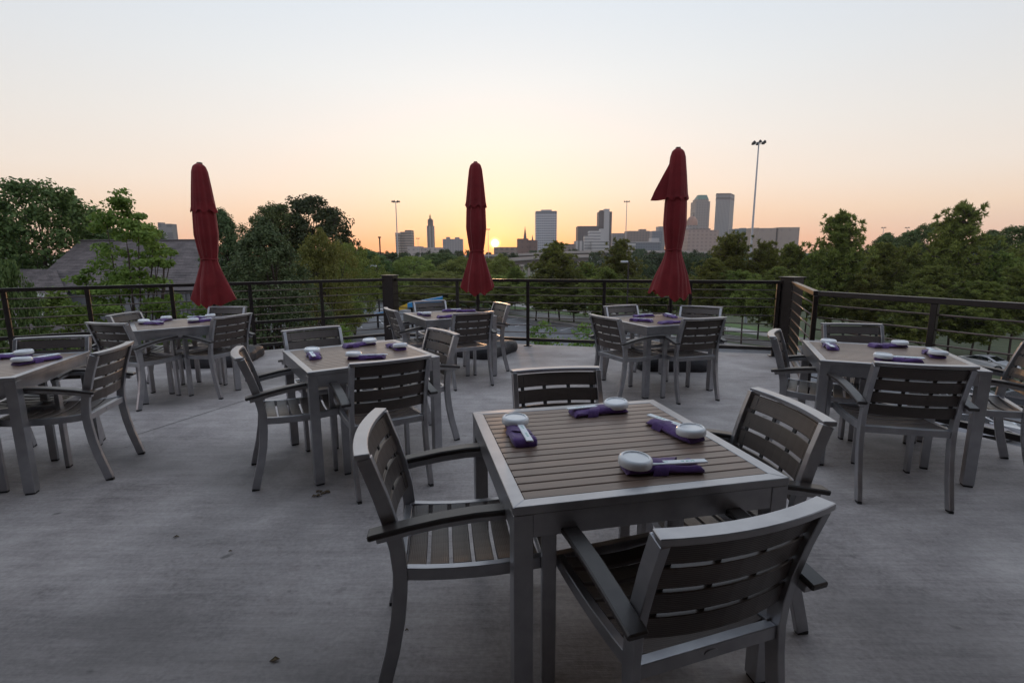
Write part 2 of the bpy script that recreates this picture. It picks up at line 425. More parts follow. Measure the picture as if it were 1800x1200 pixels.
railing('short return of railing running from the square corner post back toward the tables', PR, PC, [(PC-PR).length-.0], None, (.1, 0))
railing('railing section above the parked cars, beside the pines', PC, PD, [along(PC, PD, 1641), (PD-PC).length-.03], None, (.03, 0))
for p, s_, lab in ((PL, .2, 'dark square corner post standing between the house-side railing and the skyline railing'), (PR, .21, 'dark square corner post where the skyline railing turns toward the parked cars')):
    t = thing('corner_post', lab, 'post', p, R(-14) if p is PL else R(22), 'square corner posts of the railing')
    MB().bx(-s_/2, s_/2, -s_/2, s_/2, 0, 1.125).build('shaft', 'rail', t, .004)
    MB().bx(-s_/2-.02, s_/2+.02, -s_/2-.02, s_/2+.02, 1.125, 1.14).build('cap', 'rail', t, .003)

# ------------------------------------------------------------------ furniture
TS, TH = .883, .74
def make_table():
    t = thing('dining_table', 'x', 'table', group='square slatted dining tables')
    h = TS/2; fw = .042
    for k in range(4):          # mitred top frame
        q = k*math.pi/2; cs, sn = math.cos(q), math.sin(q)
        rot = lambda p: (p[0]*cs-p[1]*sn, p[0]*sn+p[1]*cs, p[2])
        o = [(-h, -h), (h, -h), (h-fw, -h+fw), (-h+fw, -h+fw)]
        b = MB().prism(o, TH-.026, TH); b.v = [rot(p) for p in b.v]; b.build('frame_rail', 'silver', t, .0018)
        b = MB().bx(-h+.058, h-.058, -h+.003, -h+.03, TH-.098, TH-.0265); b.v = [rot(p) for p in b.v]; b.build('apron', 'silver', t, .0015)
        b = MB().bx(-h+.001, -h+.058, -h+.001, -h+.058, .012, TH-.0265); b.v = [rot(p) for p in b.v]
        lg = b.build('leg', 'silver', t, .002)
        b = MB().bx(-h+.006, -h+.053, -h+.006, -h+.053, 0, .012); b.v = [rot(p) for p in b.v]; b.build('foot', 'rubber', lg)
    n = 16; w0 = (TS-2*fw)/n
    me = None
    for i in range(n):
        y = -h+fw+w0*(i+.5)
        if me is None:
            o = MB().box((0, 0, 0), (TS-2*fw-.001, w0-.0052, .018)).build('table_slat', 'table_slat', t, .0022); me = o.data
        else: o = link('table_slat', me, 'table_slat', t)
        o.location = (0, y, TH-.0105)
    MB().bx(-h+fw, h-fw, -h+fw, h-fw, TH-.034, TH-.022).build('underframe', 'under', t)
    return t
RP = [(-.312, .012), (-.295, .08), (-.271, .17), (-.25, .28), (-.24, .37), (-.236, .45), (-.243, .53), (-.262, .62), (-.290, .72), (-.327, .829)]
def back_y(z):
    for (y0, z0), (y1, z1) in zip(RP, RP[1:]):
        if z <= z1: return y0+(y1-y0)*(z-z0)/(z1-z0)
    return RP[-1][0]
def make_chair():
    t = thing('armchair', 'x', 'chair', group='slatted armchairs round the tables')
    for s in (-1, 1):
        lg = MB().sweep([(s*.2235, y, z) for y, z in RP], (1, 0, 0), .026, .046).build('rear_leg', 'silver', t, .002)
        MB().bx(s*.2235-.011, s*.2235+.011, -.334, -.293, 0, .0135).build('foot', 'rubber', lg)
        lg = MB().bx(s*.253-.013, s*.253+.013, .212, .258, .012, .606).build('front_leg', 'silver', t, .002)
        MB().bx(s*.253-.011, s*.253+.011, .215, .255, 0, .0125).build('foot', 'rubber', lg)
        ap = [(.262, .617), (.2, .626), (.1, .632), (0, .629), (-.1, .619), (-.2, .603), (-.3, .583)]
        MB().sweep([(s*.2525, y, z) for y, z in ap], (1, 0, 0), .03, .024).build('arm_support', 'silver', t, .002)
        MB().sweep([(s*.2625, y, z+.0215) for y, z in [(.27, .616)]+ap[1:]+[(-.322, .578)]], (1, 0, 0), .052, .019).build('armrest', 'arm', t, .004)
        MB().sweep([(s*.2115, y, .421+.014*(y/.23)**2) for y in (-.232, -.15, -.07, 0, .07, .15, .222)], (1, 0, 0), .026, .042).build('seat_rail', 'silver', t, .002)
    MB().bx(-.24, .24, .223, .249, .414, .452).build('front_rail', 'silver', t, .002)
    rr = MB().bx(-.2105, .2105, -.252, -.222, .41, .45).build('rear_rail', 'silver', t, .002)
    MB().tube([(0, -.251, .43), (0, -.2545, .43)], .001, 6)
    bb = MB().lathe([(.001, 0), (.021, 0), (.021, .003), (.001, .003)], 20); bb.v = [(x, -.2515-z, .43+y*.42) for x, y, z in bb.v]; bb.build('maker_plate', 'silver', rr)
    me = None
    for i in range(6):
        y = -.187+i*.0738
        if me is None:
            o = MB().sweep([(x, 0, -.02*(1-(x/.199)**2)) for x in np.linspace(-.199, .199, 9)], (0, 1, 0), .0605, .016).build('seat_slat', 'seat_slat', t, .002); me = o.data
        else: o = link('seat_slat', me, 'seat_slat', t)
        o.location = (0, y, .4405-.006*(1-((y)/.19)**2))
    for i in range(4):
        zc = .788-i*.0775; yc = back_y(zc); u = Vector((0, back_y(zc+.03)-back_y(zc-.03), .06)).normalized()
        MB().sweep([(x, yc-.03*(1-(x/.2115)**2), zc) for x in np.linspace(-.2105, .2105, 9)], u, .067, .015).build('back_slat', 'back_slat', t, .002)
    for x in (-.185, -.065, .065, .185):
        MB().sweep([(x, back_y(z)-.03*(1-(x/.2115)**2)+.004, z) for z in (.535, .62, .70, .81)], (1, 0, 0), .018, .006).build('back_brace', 'under', t)
    yt = RP[-1][0]
    MB().sweep([(x, yt-.004-.03*(1-(x/.237)**2), .837) for x in np.linspace(-.2365, .2365, 11)], (0, 1, 0), .046, .018).build('top_rail', 'silver', t, .002)
    return t
TABLES = {1: ((.343, 1.787), 11.8), 2: ((-1.12, 3.53), 33.6), 3: ((-.78, 6.04), 28.6), 4: ((1.60, 5.40), 20.5), 5: ((2.628, 3.433), -23.4), 6: ((-3.49, 3.122), 17.5), 7: ((-3.60, 5.33), 39.0)}
TL = {1: 'the table farthest from the railing', 2: 'the mid-terrace table', 3: 'the table beside the middle parasol', 4: 'the table beside the flapping parasol',
      5: 'the table above the parked cars', 6: 'the table nearest the house wing', 7: 'the table beside the house-side parasol'}
tp, cp = make_table(), make_chair()
used = [0, 0]
for k, ((x, y), a) in TABLES.items():
    o = tp if k == 1 else copy_tree(tp)
    o.location = (x, y, 0); o.rotation_euler = (0, 0, R(a))
    o['label'] = {1: 'square silver table with brown slat top, farthest from the railing', 2: 'square silver slat-top table in the middle of the terrace, four dishes on it',
                  3: 'square slat-top table beside the middle parasol, under the sunset', 4: 'square slat-top table beside the parasol with the stray flap, napkins but no dishes',
                  5: 'square slat-top table by the angled railing above the parked cars', 6: 'square slat-top table whose pale edge faces the tables, toward the house roof',
                  7: 'square slat-top table beside the parasol next to the house'}[k]
CH = {'1a': (-.49, 1.62, 98), '1b': (.23, 2.54, 9), '1c': (1.11, 1.9, -85), '1d': (.53, 1.02, 18),
      '2a': (-1.73, 3.06, 118), '2b': (-1.69, 4.12, 38), '2c': (-.55, 3.92, -54), '2d': (-.7, 2.8, 30),
      '3a': (-1.41, 5.68, -62), '3b': (-1.14, 6.78, 30), '3c': (-.12, 6.34, -66), '3d': (-.41, 5.28, 28),
      '4a': (.91, 4.85, -64), '4b': (1.32, 5.98, 24), '4c': (2.24, 5.81, -33), '4d': (1.85, 4.69, 15),
      '5a': (2.02, 3.75, 58), '5b': (2.94, 4.23, -10), '5c': (3.41, 3.10, 62), '5d': (2.23, 2.6, -15),
      '6a': (-3.5, 3.72, 17), '6b': (-2.67, 3.26, 105), '6c': (-4.28, 3.25, 100), '6d': (-3.42, 2.40, 15),
      '7a': (-3.78, 4.55, -14), '7b': (-4.24, 5.35, 93), '7c': (-3.51, 6.08, -3), '7d': (-2.91, 5.12, 72)}
SIDE = {'a': 'with its back to the house', 'b': 'with its back to the railing', 'c': 'with its back to the pines', 'd': 'with its back to the restaurant'}
OVR = {'7a': 'with its back to the restaurant', '7b': 'with its back to the house', '7c': 'with its back to the railing', '7d': 'with its back to the pines', '4a': 'with its back to the house', '5c': 'with its back to the parked cars', '5b': 'beside the railing corner', '4b': 'with its back to the skyline', '4c': 'with its back to the pines'}
first = True
for k, (x, y, ang) in CH.items():
    tcx, tcy = TABLES[int(k[0])][0]
    n = Vector((-math.sin(R(ang)), math.cos(R(ang))))
    if n.dot(Vector((tcx-x, tcy-y))) < 0: n = -n
    o = cp if first else copy_tree(cp); first = False
    o.location = (x+n.x*.34, y+n.y*.34, 0); o.rotation_euler = (0, 0, math.atan2(n.y, n.x)-math.pi/2)
    o['label'] = 'silver armchair '+OVR.get(k, SIDE[k[1]])+', at '+TL[int(k[0])].replace('the table', 'the table', 1)

# place settings ----------------------------------------------------------
def napkin_mesh(seed):
    rg = random.Random(seed); n, m = 22, 14; Ln, Wd, Hh = .25, .086, .027
    b = MB()
    for i in range(n+1):
        u = i/n; x = (u-.5)*Ln
        e = min(1, u*14, (1-u)*14)**.5
        wv = Wd*(1+.10*math.sin(u*5+seed))*(.86+.14*e); hv = Hh*(.35+.65*e)*(1+.16*math.sin(u*9+seed*2))
        sh = .006*math.sin(u*3.1+seed)
        for k in range(m):
            q = 2*math.pi*k/m; c, s = math.cos(q), math.sin(q)
            yy = math.copysign(abs(c)**.6, c)*wv/2+sh
            zz = (math.copysign(abs(s)**.75, s)*.5+.5)*hv
            crease = .0035*math.sin(yy*150+u*6+seed) if s > .2 else 0
            b.v.append((x+rg.uniform(-.001, .001), yy, max(0, zz+crease)))
    b.f = [tuple(range(m-1, -1, -1)), tuple(n*m+k for k in range(m))]+[(i*m+k, i*m+(k+1) % m, (i+1)*m+(k+1) % m, (i+1)*m+k) for i in range(n) for k in range(m)]
    return b
def flap_mesh():          # diagonal fold wrapped over the roll
    b = MB(); n, m = 8, 12
    for lay in (0, .0035):
        for i in range(n+1):
            for k in range(m+1):
                v = k/m*2-1; u = i/n
                x = -.01+.05*u+.035*v; yy = v*.048
                z = .030*(1-abs(v)**4)**.5+.001-lay
                b.v.append((x, yy, max(.0005, z)))
    S = (n+1)*(m+1)
    for i in range(n):
        for k in range(m):
            a = i*(m+1)+k; b.f.append((a, a+1, a+m+2, a+m+1)); b.f.append((a+S, a+m+1+S, a+m+2+S, a+1+S))
    for i in range(n):
        a = i*(m+1); b.f.append((a, a+m+1, a+m+1+S, a+S)); a += m; b.f.append((a, a+S, a+m+1+S, a+m+1))
    for k in range(m):
        b.f.append((k, k+S, k+1+S, k+1)); a = n*(m+1)+k; b.f.append((a, a+1, a+1+S, a+S))
    return b
NAP = []
for s_ in range(3):
    o = napkin_mesh(s_+1).build('napkin', 'napkin', smooth=True); f = flap_mesh().build('fold', 'napkin', o, smooth=True); NAP.append(o)
dm = MB().lathe([(.03, 0), (.0535, 0), (.055, .003), (.0548, .017), (.0525, .0225), (.0475, .0265), (.0435, .0275), (.0415, .0268), (.0405, .0228), (.001, .0236)], 40)
DISH = dm.build('dish', 'dish', smooth=True)
smod = None
cb = MB().bx(-.1, .1, -.013, .013, 0, .006)
SLV = cb.build('chopstick_packet', 'sleeve', bev=.0015)
SET = {1: [((1067, 709), (988, 720), 1, 1), ((897, 748), (918, 798), 1, 1), ((1222.5, 762), (1160, 738), 1, 1), ((1132, 827), (1246, 822), 1, 1)],
       2: [((641, 600), (585, 608), 1, 0), ((548.5, 620), (561, 634), 1, 1), ((717, 609), (695, 602), 1, 0), ((625, 626.7), (684, 626.7), 1, 1)],
       3: [((797, 543), (761, 545), 0, 1), ((746.7, 553), (727, 550), 1, 1), ((823, 545), (843, 545.5), 0, 0), ((778, 556.5), (806, 555.5), 0, 0)],
       4: [((1138, 553), (1098, 556), 0, 1), ((1139, 563), (1103, 561), 0, 1), ((1179, 553), (1203, 559), 0, 1), ((1174, 567.6), (1206, 566), 0, 0)],
       5: [((1567.5, 601), (1507, 602.4), 1, 0), ((1456.5, 604.5), (1474, 620), 1, 1), ((1671, 625.5), (1638, 611), 1, 1), ((1555.5, 630), (1632, 635), 1, 1)],
       6: [((47.5, 621), (-12, 627), 1, 1), ((60, 635), (106, 628), 1, 1)],
       7: [((287.6, 557), (260, 563), 1, 0), ((255.6, 567), (290, 569), 1, 1), ((363, 554.7), (334, 556.5), 1, 1), ((342, 564.4), (374, 561.5), 1, 1)]}
SETSIDE = {1: ['railing', 'house', 'pine', 'restaurant'], 2: ['railing', 'house', 'pine', 'restaurant'], 3: ['railing', 'house', 'pine', 'restaurant'], 4: ['railing', 'house', 'pine', 'restaurant'], 5: ['railing', 'house', 'pine', 'restaurant'], 6: ['railing', 'pine'], 7: ['railing', 'house', 'pine', 'restaurant']}
nu = [0, 0, 0]; dused = False; sused = False; nused = set()
for tk, L_ in SET.items():
    (tx, ty), ta = TABLES[tk]
    for j, (pd, pe, hasd, hass) in enumerate(L_):
        A, C = atz(*pd, TH+.015), atz(*pe, TH+.01)
        d = (C-A); d.z = 0
        if d.length > .3: d *= .22/d.length
        d.normalize()
        # keep the whole setting on the table top
        cen = A+d*.075
        ca, sa = math.cos(R(ta)), math.sin(R(ta)); q = Vector((cen.x-tx, cen.y-ty)); u, v = q.x*ca+q.y*sa, -q.x*sa+q.y*ca
        u = max(-.3, min(.3, u)); v = max(-.3, min(.3, v)); cen = Vector((tx+u*ca-v*sa, ty+u*sa+v*ca, TH))
        rz = math.atan2(d.y, d.x)+random.uniform(-.05, .05); s_ = (tk+j) % 3
        wh = 'on the '+SETSIDE[tk][j]+' side of '+TL[tk]
        o = NAP[s_] if s_ not in nused else copy_tree(NAP[s_]); nused.add(s_)
        o.location = (cen.x, cen.y, TH-.0005); o.rotation_euler = (0, 0, rz)
        tag(o, 'rolled purple napkin '+wh, 'napkin', 'purple napkins laid at each place')
        dv = Vector((math.cos(rz), math.sin(rz), 0)); nv = Vector((-dv.y, dv.x, 0))
        if hasd:
            o = DISH if not dused else DISH.copy()
            if dused: col.objects.link(o)
            dused = True
            o.location = cen-dv*.088+Vector((0, 0, .0225)); o.rotation_euler = (random.uniform(-.05, .05), random.uniform(.02, .1), rz)
            tag(o, 'upturned white dish '+wh, 'dish', 'white dishes turned over on the napkins')
        if hass:
            o = SLV if not sused else SLV.copy()
            if sused: col.objects.link(o)
            sused = True
            o.location = cen+dv*(.045 if hasd else -.02)+nv*random.choice((-.014, .01))+Vector((0, 0, .026)); o.rotation_euler = (random.uniform(-.1, .1), random.uniform(-.02, .02), rz+random.uniform(-.12, .12))
            tag(o, 'white paper chopstick packet '+wh, 'chopsticks', 'paper chopstick packets')

# ------------------------------------------------------------------ parasols
def parasol(loc, top, label, flap_dir, flaps, lean, seed):
    rg = random.Random(seed)
    t = thing('closed_parasol', label, 'parasol', loc, 0, 'closed dark red parasols')
    H = top-.0
    zt, zv, ztie, zw, zb = H, H-.62, H-1.25, H-1.70, H-1.90
    nth = 96
    ph = [rg.uniform(0, 6.28) for _ in range(6)]
    def pleat(th, amp, z):
        tri = lambda a: 2/math.pi*math.asin(math.sin(a))
        return amp*(.5*tri(5*th+ph[0]+.6*math.sin(z*2.2))+.35*tri(8*th+ph[1]+.8*math.sin(z*1.7+ph[2]))+.16*tri(17*th+ph[2]+z*.7))
    def prof(knots, z):
        for (z0, r0), (z1, r1) in zip(knots, knots[1:]):
            if z0 >= z >= z1:
                k = (z0-z)/(z0-z1)
                return r0+(r1-r0)*k
        return knots[-1][1]
    def skin(knots, n, ampf, hem, dirs):
        b = MB(); z0, z1 = knots[0][0], knots[-1][0]
        for i in range(n+1):
            zz = z0+(z1-z0)*i/n; u = i/n
            for k in range(nth):
                th = 2*math.pi*k/nth
                r = prof(knots, zz)
                r += pleat(th, ampf(u)*r, zz)
                for (dth, da, du, *wq) in dirs:
                    dd = abs((th-dth+math.pi) % (2*math.pi)-math.pi)
                    r += da*max(0, 1-dd/(wq[0] if wq else .5))**1.3*((u-du)/(1-du) if u > du else 0)
                z = zz
                if u > .86:
                    z += (u-.86)/.14*hem(th); r *= 1+min(0, hem(th))*(u-.86)/.14*1.6
                b.v.append((r*math.cos(th)+lean*(zz-1)*.5, r*math.sin(th), z))
        m = nth
        b.f = [tuple(range(m))]+[(i*m+k, (i+1)*m+k, (i+1)*m+(k+1) % m, i*m+(k+1) % m) for i in range(n) for k in range(m)]
        return b
    body = [(zt-.25, .105), (zv-.05, .135), (zv-.3, .142), (ztie+.12, .118), (ztie, .098), (ztie-.05, .104), (zb+.12, .243)]
    canopy = skin(body, 52, lambda u: .10+.06*u, lambda th: -.10*max(0, -math.sin(th+.25*math.sin(ph[3])))**1.3-.05*max(0, math.sin(th))+.022*math.asin(math.sin(8*th+ph[3])), flaps).build('canopy', 'fabric', t, smooth=True)
    ventk = [(zt, .028), (zt-.03, .072), (zt-.1, .094), (zt-.3, .116), (zv+.06, .14), (zv, .152)]
    skin(ventk, 30, lambda u: .08+.04*u, lambda th: .02*math.sin(8*th+ph[5]), flap_dir).build('vent', 'fabric', canopy, smooth=True)
    b = MB().tube([(.099*math.cos(q)+lean*(ztie-1)*.5, .099*math.sin(q), ztie+.004*math.sin(3*q)) for q in np.linspace(0, 2*math.pi, 33)], .011, 6); b.build('tie_strap', 'fabric', canopy, smooth=True)
    MB().tube([(0, 0, .1), (lean*.3, 0, zt-.06)], .024, 16).build('pole', 'pole', t, smooth=True)
    MB().tube([(0, 0, zb-.14), (0, 0, zb-.06)], .033, 16).build('crank_collar', 'pole', t, smooth=True)
    MB().tube([(-.03, 0, zb-.1), (.08, -.02, zb-.1), (.085, -.02, zb-.16)], .007, 8).build('crank_handle', 'pole', t, smooth=True)
    MB().sweep([(0, 0, zt-.012), (0, 0, zt+.012)], (1, 0, 0), .05, .05).build('finial', 'pole', t)
    return t
def base_bag(loc, rz, label, s=.9):
    b = MB(); n = 40; rg = random.Random(int(abs(loc[0])*10))
    rows = [(0, .46), (.03, .475), (.09, .478), (.14, .465), (.165, .43), (.172, .30), (.165, .1), (.16, .035)]
    for zi, (z, r) in enumerate(rows):
        for k in range(n*2):
            th = math.pi*k/n; c, s2 = math.cos(th), math.sin(th)
            q = (abs(c)**7+abs(s2)**7)**(-1/7)
            wr = 1+.012*math.sin(11*th+zi)+(.014*rg.uniform(-1, 1) if .02 < z < .16 else 0)
            b.v.append((r*q*c*wr, r*q*s2*wr, z+(.012*math.sin(5*th)+rg.uniform(-.004, .004) if zi > 3 else 0)))
    m = 2*n
    b.f = [tuple(range(m-1, -1, -1)), tuple((len(rows)-1)*m+k for k in range(m))]+[(i*m+k, i*m+(k+1) % m, (i+1)*m+(k+1) % m, (i+1)*m+k) for i in range(len(rows)-1) for k in range(m)]
    o = b.build('parasol_base', 'bag', smooth=True, loc=loc); o.rotation_euler = (0, 0, rz)
    tag(o, label, 'parasol base', 'black covered parasol bases')
    return o
U1, U2, U3 = (-4.12, 6.82, .0), (-.51, 7.4, .0), (2.09, 6.48, .0)
parasol(U1, 2.67, 'closed dark red parasol leaning slightly, next to the house roof and pear tree', [(-.2, .05, .7)], [(-.3, .13, .72), (3.3, .02, .7)], -.012, 3)
parasol(U2, 2.77, 'closed dark red parasol standing upright beside the setting sun', [], [(.2, .02, .7)], 0, 5)
parasol(U3, 2.76, 'closed dark red parasol with a stray triangular flap sticking out', [(math.pi+.12, .2, .3, .3)], [(2.9, .07, .74), (.1, .04, .74)], 0.002, 9)
base_bag(U1, R(8), 'black fabric-covered base under the parasol next to the house')
base_bag(U2, R(-30), 'black fabric-covered base under the parasol beside the setting sun')
base_bag(U3, R(-4), 'black fabric-covered base under the parasol with the stray flap')

# ------------------------------------------------------------------ litter on the floor
MT['dry'] = mat('dry_brown_leaf', (.09, .06, .03), .9, 0, .4, 60)
def litter(px, py, size, n, label):
    p = atz(px, py, 0); b = MB(); rg = random.Random(px)
    for i in range(n):
        q = Vector((rg.uniform(-1, 1), rg.uniform(-1, 1), 0))*size*.5 if n > 1 else Vector((0, 0, 0)); a = rg.uniform(0, 6.28); l = size*(.5 if n > 1 else 1)
        pts = [q+Vector((math.cos(a)*t*l-math.sin(a)*s*l*.28, math.sin(a)*t*l+math.cos(a)*s*l*.28, .003+.2*l*abs(s)+rg.uniform(0, .006))) for t, s in ((-.5, 0), (0, -1), (.5, 0), (0, 1))]
        b.add(pts+[v-Vector((0, 0, .0025)) for v in pts], [(0, 1, 2, 3), (7, 6, 5, 4), (0, 4, 5, 1), (1, 5, 6, 2), (2, 6, 7, 3), (3, 7, 4, 0)])
    o = b.build('dead_leaf', 'dry', loc=(p.x, p.y, 0)); tag(o, label, 'leaf')
    return o
litter(565, 869, .07, 9, 'small clump of dry brown leaves beside a leg of the middle table')
for px, py, s in ((310, 944, .028), (483, 1161, .035), (715, 1108, .014), (405, 970, .016)):
    o = litter(px, py, s, 1, 'tiny dry leaf lying on the open concrete floor'); o['group'] = 'tiny dry leaves on the floor'

# ------------------------------------------------------------------ trees
def quads(P, Nn, size, rng, asp=.6):
    n = len(P)
    a = rng.normal(size=(n, 3)); a /= np.linalg.norm(a, axis=1)[:, None]
    Nn = Nn/np.maximum(1e-6, np.linalg.norm(Nn, axis=1)[:, None])
    u = np.cross(Nn, a); u /= np.maximum(1e-6, np.linalg.norm(u, axis=1)[:, None]); v = np.cross(Nn, u)
    s = size*rng.uniform(.6, 1.3, n)[:, None]
    V = np.stack([P-u*s, P-v*s*asp, P+u*s, P+v*s*asp], 1).reshape(-1, 3)
    return V
def mesh_from_quads(name, V):
    n = len(V)//4; me = bpy.data.meshes.new(name)
    me.vertices.add(4*n); me.vertices.foreach_set('co', V.astype(np.float32).ravel())
    me.loops.add(4*n); me.loops.foreach_set('vertex_index', np.arange(4*n, dtype=np.int32))
    me.polygons.add(n); me.polygons.foreach_set('loop_start', np.arange(0, 4*n, 4, dtype=np.int32)); me.polygons.foreach_set('loop_total', np.full(n, 4, dtype=np.int32))
    me.update(); return me
def limb(b, a, c, r0, r1, rng, n=4, wob=.06):
    a, c = np.array(a), np.array(c); ln = np.linalg.norm(c-a); pts = []
    for i in range(n+1):
        t = i/n; pts.append(tuple(a+(c-a)*t+rng.normal(size=3)*wob*ln*math.sin(math.pi*t)))
    b.tube(pts, [r0+(r1-r0)*i/n for i in range(n+1)], 6)
def broad(seed, clusters, leaves, size, shape, base=.25, rcl=.13, gap=.45, ar=.6, flat=.8):
    # unit tree: height 1, crown half-width .5; shape(t) = half-width at crown fraction t
    rng = np.random.default_rng(seed); V = []; b = MB(); tops = []
    limb(b, (0, 0, 0), (rng.normal()*.01, rng.normal()*.01, base+.12), .026, .018, rng)
    for i in range(clusters):
        t = rng.beta(1.3, 1.15); th = rng.uniform(0, 2*math.pi)
        lump = 1+.18*math.sin(3*th+seed)+.13*math.sin(5*th+7*t+seed)+.1*math.sin(9*t+2*th)
        rr = shape(t)*lump*(gap+(1-gap)*rng.uniform()**.45)
        c = np.array([rr*math.cos(th), rr*math.sin(th), base+(1-base)*t])
        rc = rcl*rng.uniform(.6, 1.2)*(.75+.25*shape(t)/.5)
        n = int(leaves*rng.uniform(.6, 1.3)); d = rng.normal(size=(n, 3)); d /= np.linalg.norm(d, axis=1)[:, None]
        P = d*(rng.uniform(size=(n, 1))**.42)*rc*np.array([1, 1, flat])
        V.append(c+quads(P, d+rng.normal(size=(n, 3))*.6+np.array([0, 0, .5]), size, rng)*np.array([1, 1, ar])); tops.append(c)
    k = max(8, clusters//9)
    for c in tops[::max(1, clusters//k)]:
        z0 = base*.6+rng.uniform(0, .25)*(c[2]); limb(b, (0, 0, min(z0, c[2]*.8)), c, .012, .003, rng)
    limb(b, (0, 0, base+.1), (0, 0, .82), .018, .004, rng)
    return mesh_from_quads('crown', np.concatenate(V)), b
def tuft_tris(c, d, n, ln, wd, rng):
    q = rng.normal(size=(n, 3)); q /= np.linalg.norm(q, axis=1)[:, None]; q = q*.95+d*.55+np.array([0, 0, .25]); q /= np.linalg.norm(q, axis=1)[:, None]
    a = rng.normal(size=(n, 3)); s = np.cross(q, a); s /= np.linalg.norm(s, axis=1)[:, None]
    l = (ln*rng.uniform(.6, 1.1, n))[:, None]
    return c+np.stack([-s*wd*.3, q*l*.55-s*wd, q*l, q*l*.55+s*wd], 1).reshape(-1, 3)*np.array([1, 1, .52])
def pine(seed, base=.3, top_round=.6, dens=1.0, ar=.52):
    rng = np.random.default_rng(seed); V = []; b = MB()
    bend = rng.normal(size=2)*.02
    axis = lambda z: np.array([bend[0]*math.sin(z*3), bend[1]*math.sin(z*2.3), z])
    b.tube([tuple(axis(z)) for z in np.linspace(0, .97, 9)], list(np.linspace(.017, .004, 9)), 7)
    z = base
    while z < .985:
        t = (z-base)/(1-base)
        wmax = .5*(min(1, (t+.12)/.35)**.6)*(1-t**(1.6+top_round))**.75+.035
        for k in range(rng.integers(5, 8)):
            th = rng.uniform(0, 2*math.pi); ln = wmax*rng.uniform(.5, 1.02)
            if rng.uniform() < .10: continue
            d = np.array([math.cos(th), math.sin(th), rng.uniform(-.05, .35)+.5*t])
            a = axis(z); e = a+d*ln*np.array([1, 1, .38])
            if ln > .06: limb(b, a, e, .006, .003, rng, 3, .04)
            m = max(4, int(ln*30*dens))
            for i in range(m):
                s = .28+.72*(i+rng.uniform())/m
                side = rng.normal(size=3)*np.array([.06, .06, .022])*(.5+ln*2)
                V.append(tuft_tris(a+(e-a)*s+side, d/np.linalg.norm(d), int(30*dens), .072, .0068, rng))
        z += rng.uniform(.022, .042)
    for i in range(6): V.append(tuft_tris(axis(.97)+rng.normal(size=3)*.012, np.array([0, 0, 1.]), 18, .045, .006, rng))
    return mesh_from_quads('crown', np.concatenate(V)), b
rnd = lambda t: .5*math.sqrt(max(0, 1-(2*t-1)**2))*.9+.05
egg = lambda t: .5*(math.sin(math.pi*min(1, t*.92+.1))**.6)
umb = lambda t: .5*math.sqrt(max(0.02, 1-(t*1.0)**2.4))*(.55+.45*min(1, t*4))
spire = lambda t: .5*(1-t**1.7)**.8*(.6+.4*min(1, t*5))+.02
KINDS = {'broad': [broad(1, 260, 120, .0165, rnd, .2, .12, .5, .6), broad(2, 260, 120, .0165, egg, .18, .12, .5, .6)],
         'oak': [broad(3, 190, 120, .016, umb, .32, .10, .5, .72)],
         'maple': [broad(4, 230, 95, .020, egg, .12, .12, .3, .34, .42)],
         'pear': [broad(5, 520, 110, .014, spire, .04, .10, .55, .42), broad(6, 520, 110, .014, egg, .04, .10, .6, .42)],
         'light': [broad(7, 230, 110, .015, egg, .12, .11, .45, .75), broad(8, 230, 110, .015, rnd, .15, .11, .45, .75)],
         'pine': [pine(11), pine(12, .38, .2), pine(13, .25, 1.2), pine(14, .42, 1.6)],
         'far': [broad(9, 90, 60, .03, rnd, .12, .15, .45, .8), broad(10, 90, 60, .03, egg, .1, .15, .45, .8)],
         'sprig': [broad(15, 70, 60, .026, umb, .55, .16, .25, .19)]}
LEAF = {'broad': 'leaf_broad', 'oak': 'leaf_oak', 'maple': 'leaf_maple', 'pear': 'leaf_pear', 'light': 'leaf_light', 'pine': 'leaf_pine', 'far': 'leaf_far', 'sprig': 'leaf_maple'}
PROTO = {}
for kd, lst in KINDS.items():
    PROTO[kd] = []
    for cm, tb in lst:
        cm.materials.append(MT[LEAF[kd]])
        me = bpy.data.meshes.new('trunk'); me.from_pydata(tb.v, [], tb.f); me.update(); me.materials.append(MT['bark'])
        me.polygons.foreach_set('use_smooth', [True]*len(me.polygons))
        PROTO[kd].append((cm, me))
tcount = {}
NAMES = {'broad': 'leafy_tree', 'oak': 'oak_tree', 'maple': 'maple_tree', 'pear': 'pear_tree', 'light': 'yellow_green_tree', 'pine': 'pine_tree', 'far': 'distant_tree', 'sprig': 'young_tree'}
def tree(px, top, wpx, depth, kd, label, group=None, var=None):
    p = at(px, top, depth); g = gz(p.x, depth); H = p.z-g; W = wpx/FPX*depth*1.02
    i = tcount.get(kd, 0); tcount[kd] = i+1
    cm, tm = PROTO[kd][(i if var is None else var) % len(PROTO[kd])]
    t = thing(NAMES[kd], label, 'tree', (p.x, depth, g), (i*2.4) % 6.28, group)
    t.scale = (W, W, H)
    for nm, me in (('crown', cm), ('trunk', tm)):
        o = bpy.data.objects.new(nm, me); col.objects.link(o); o.parent = t
    return t
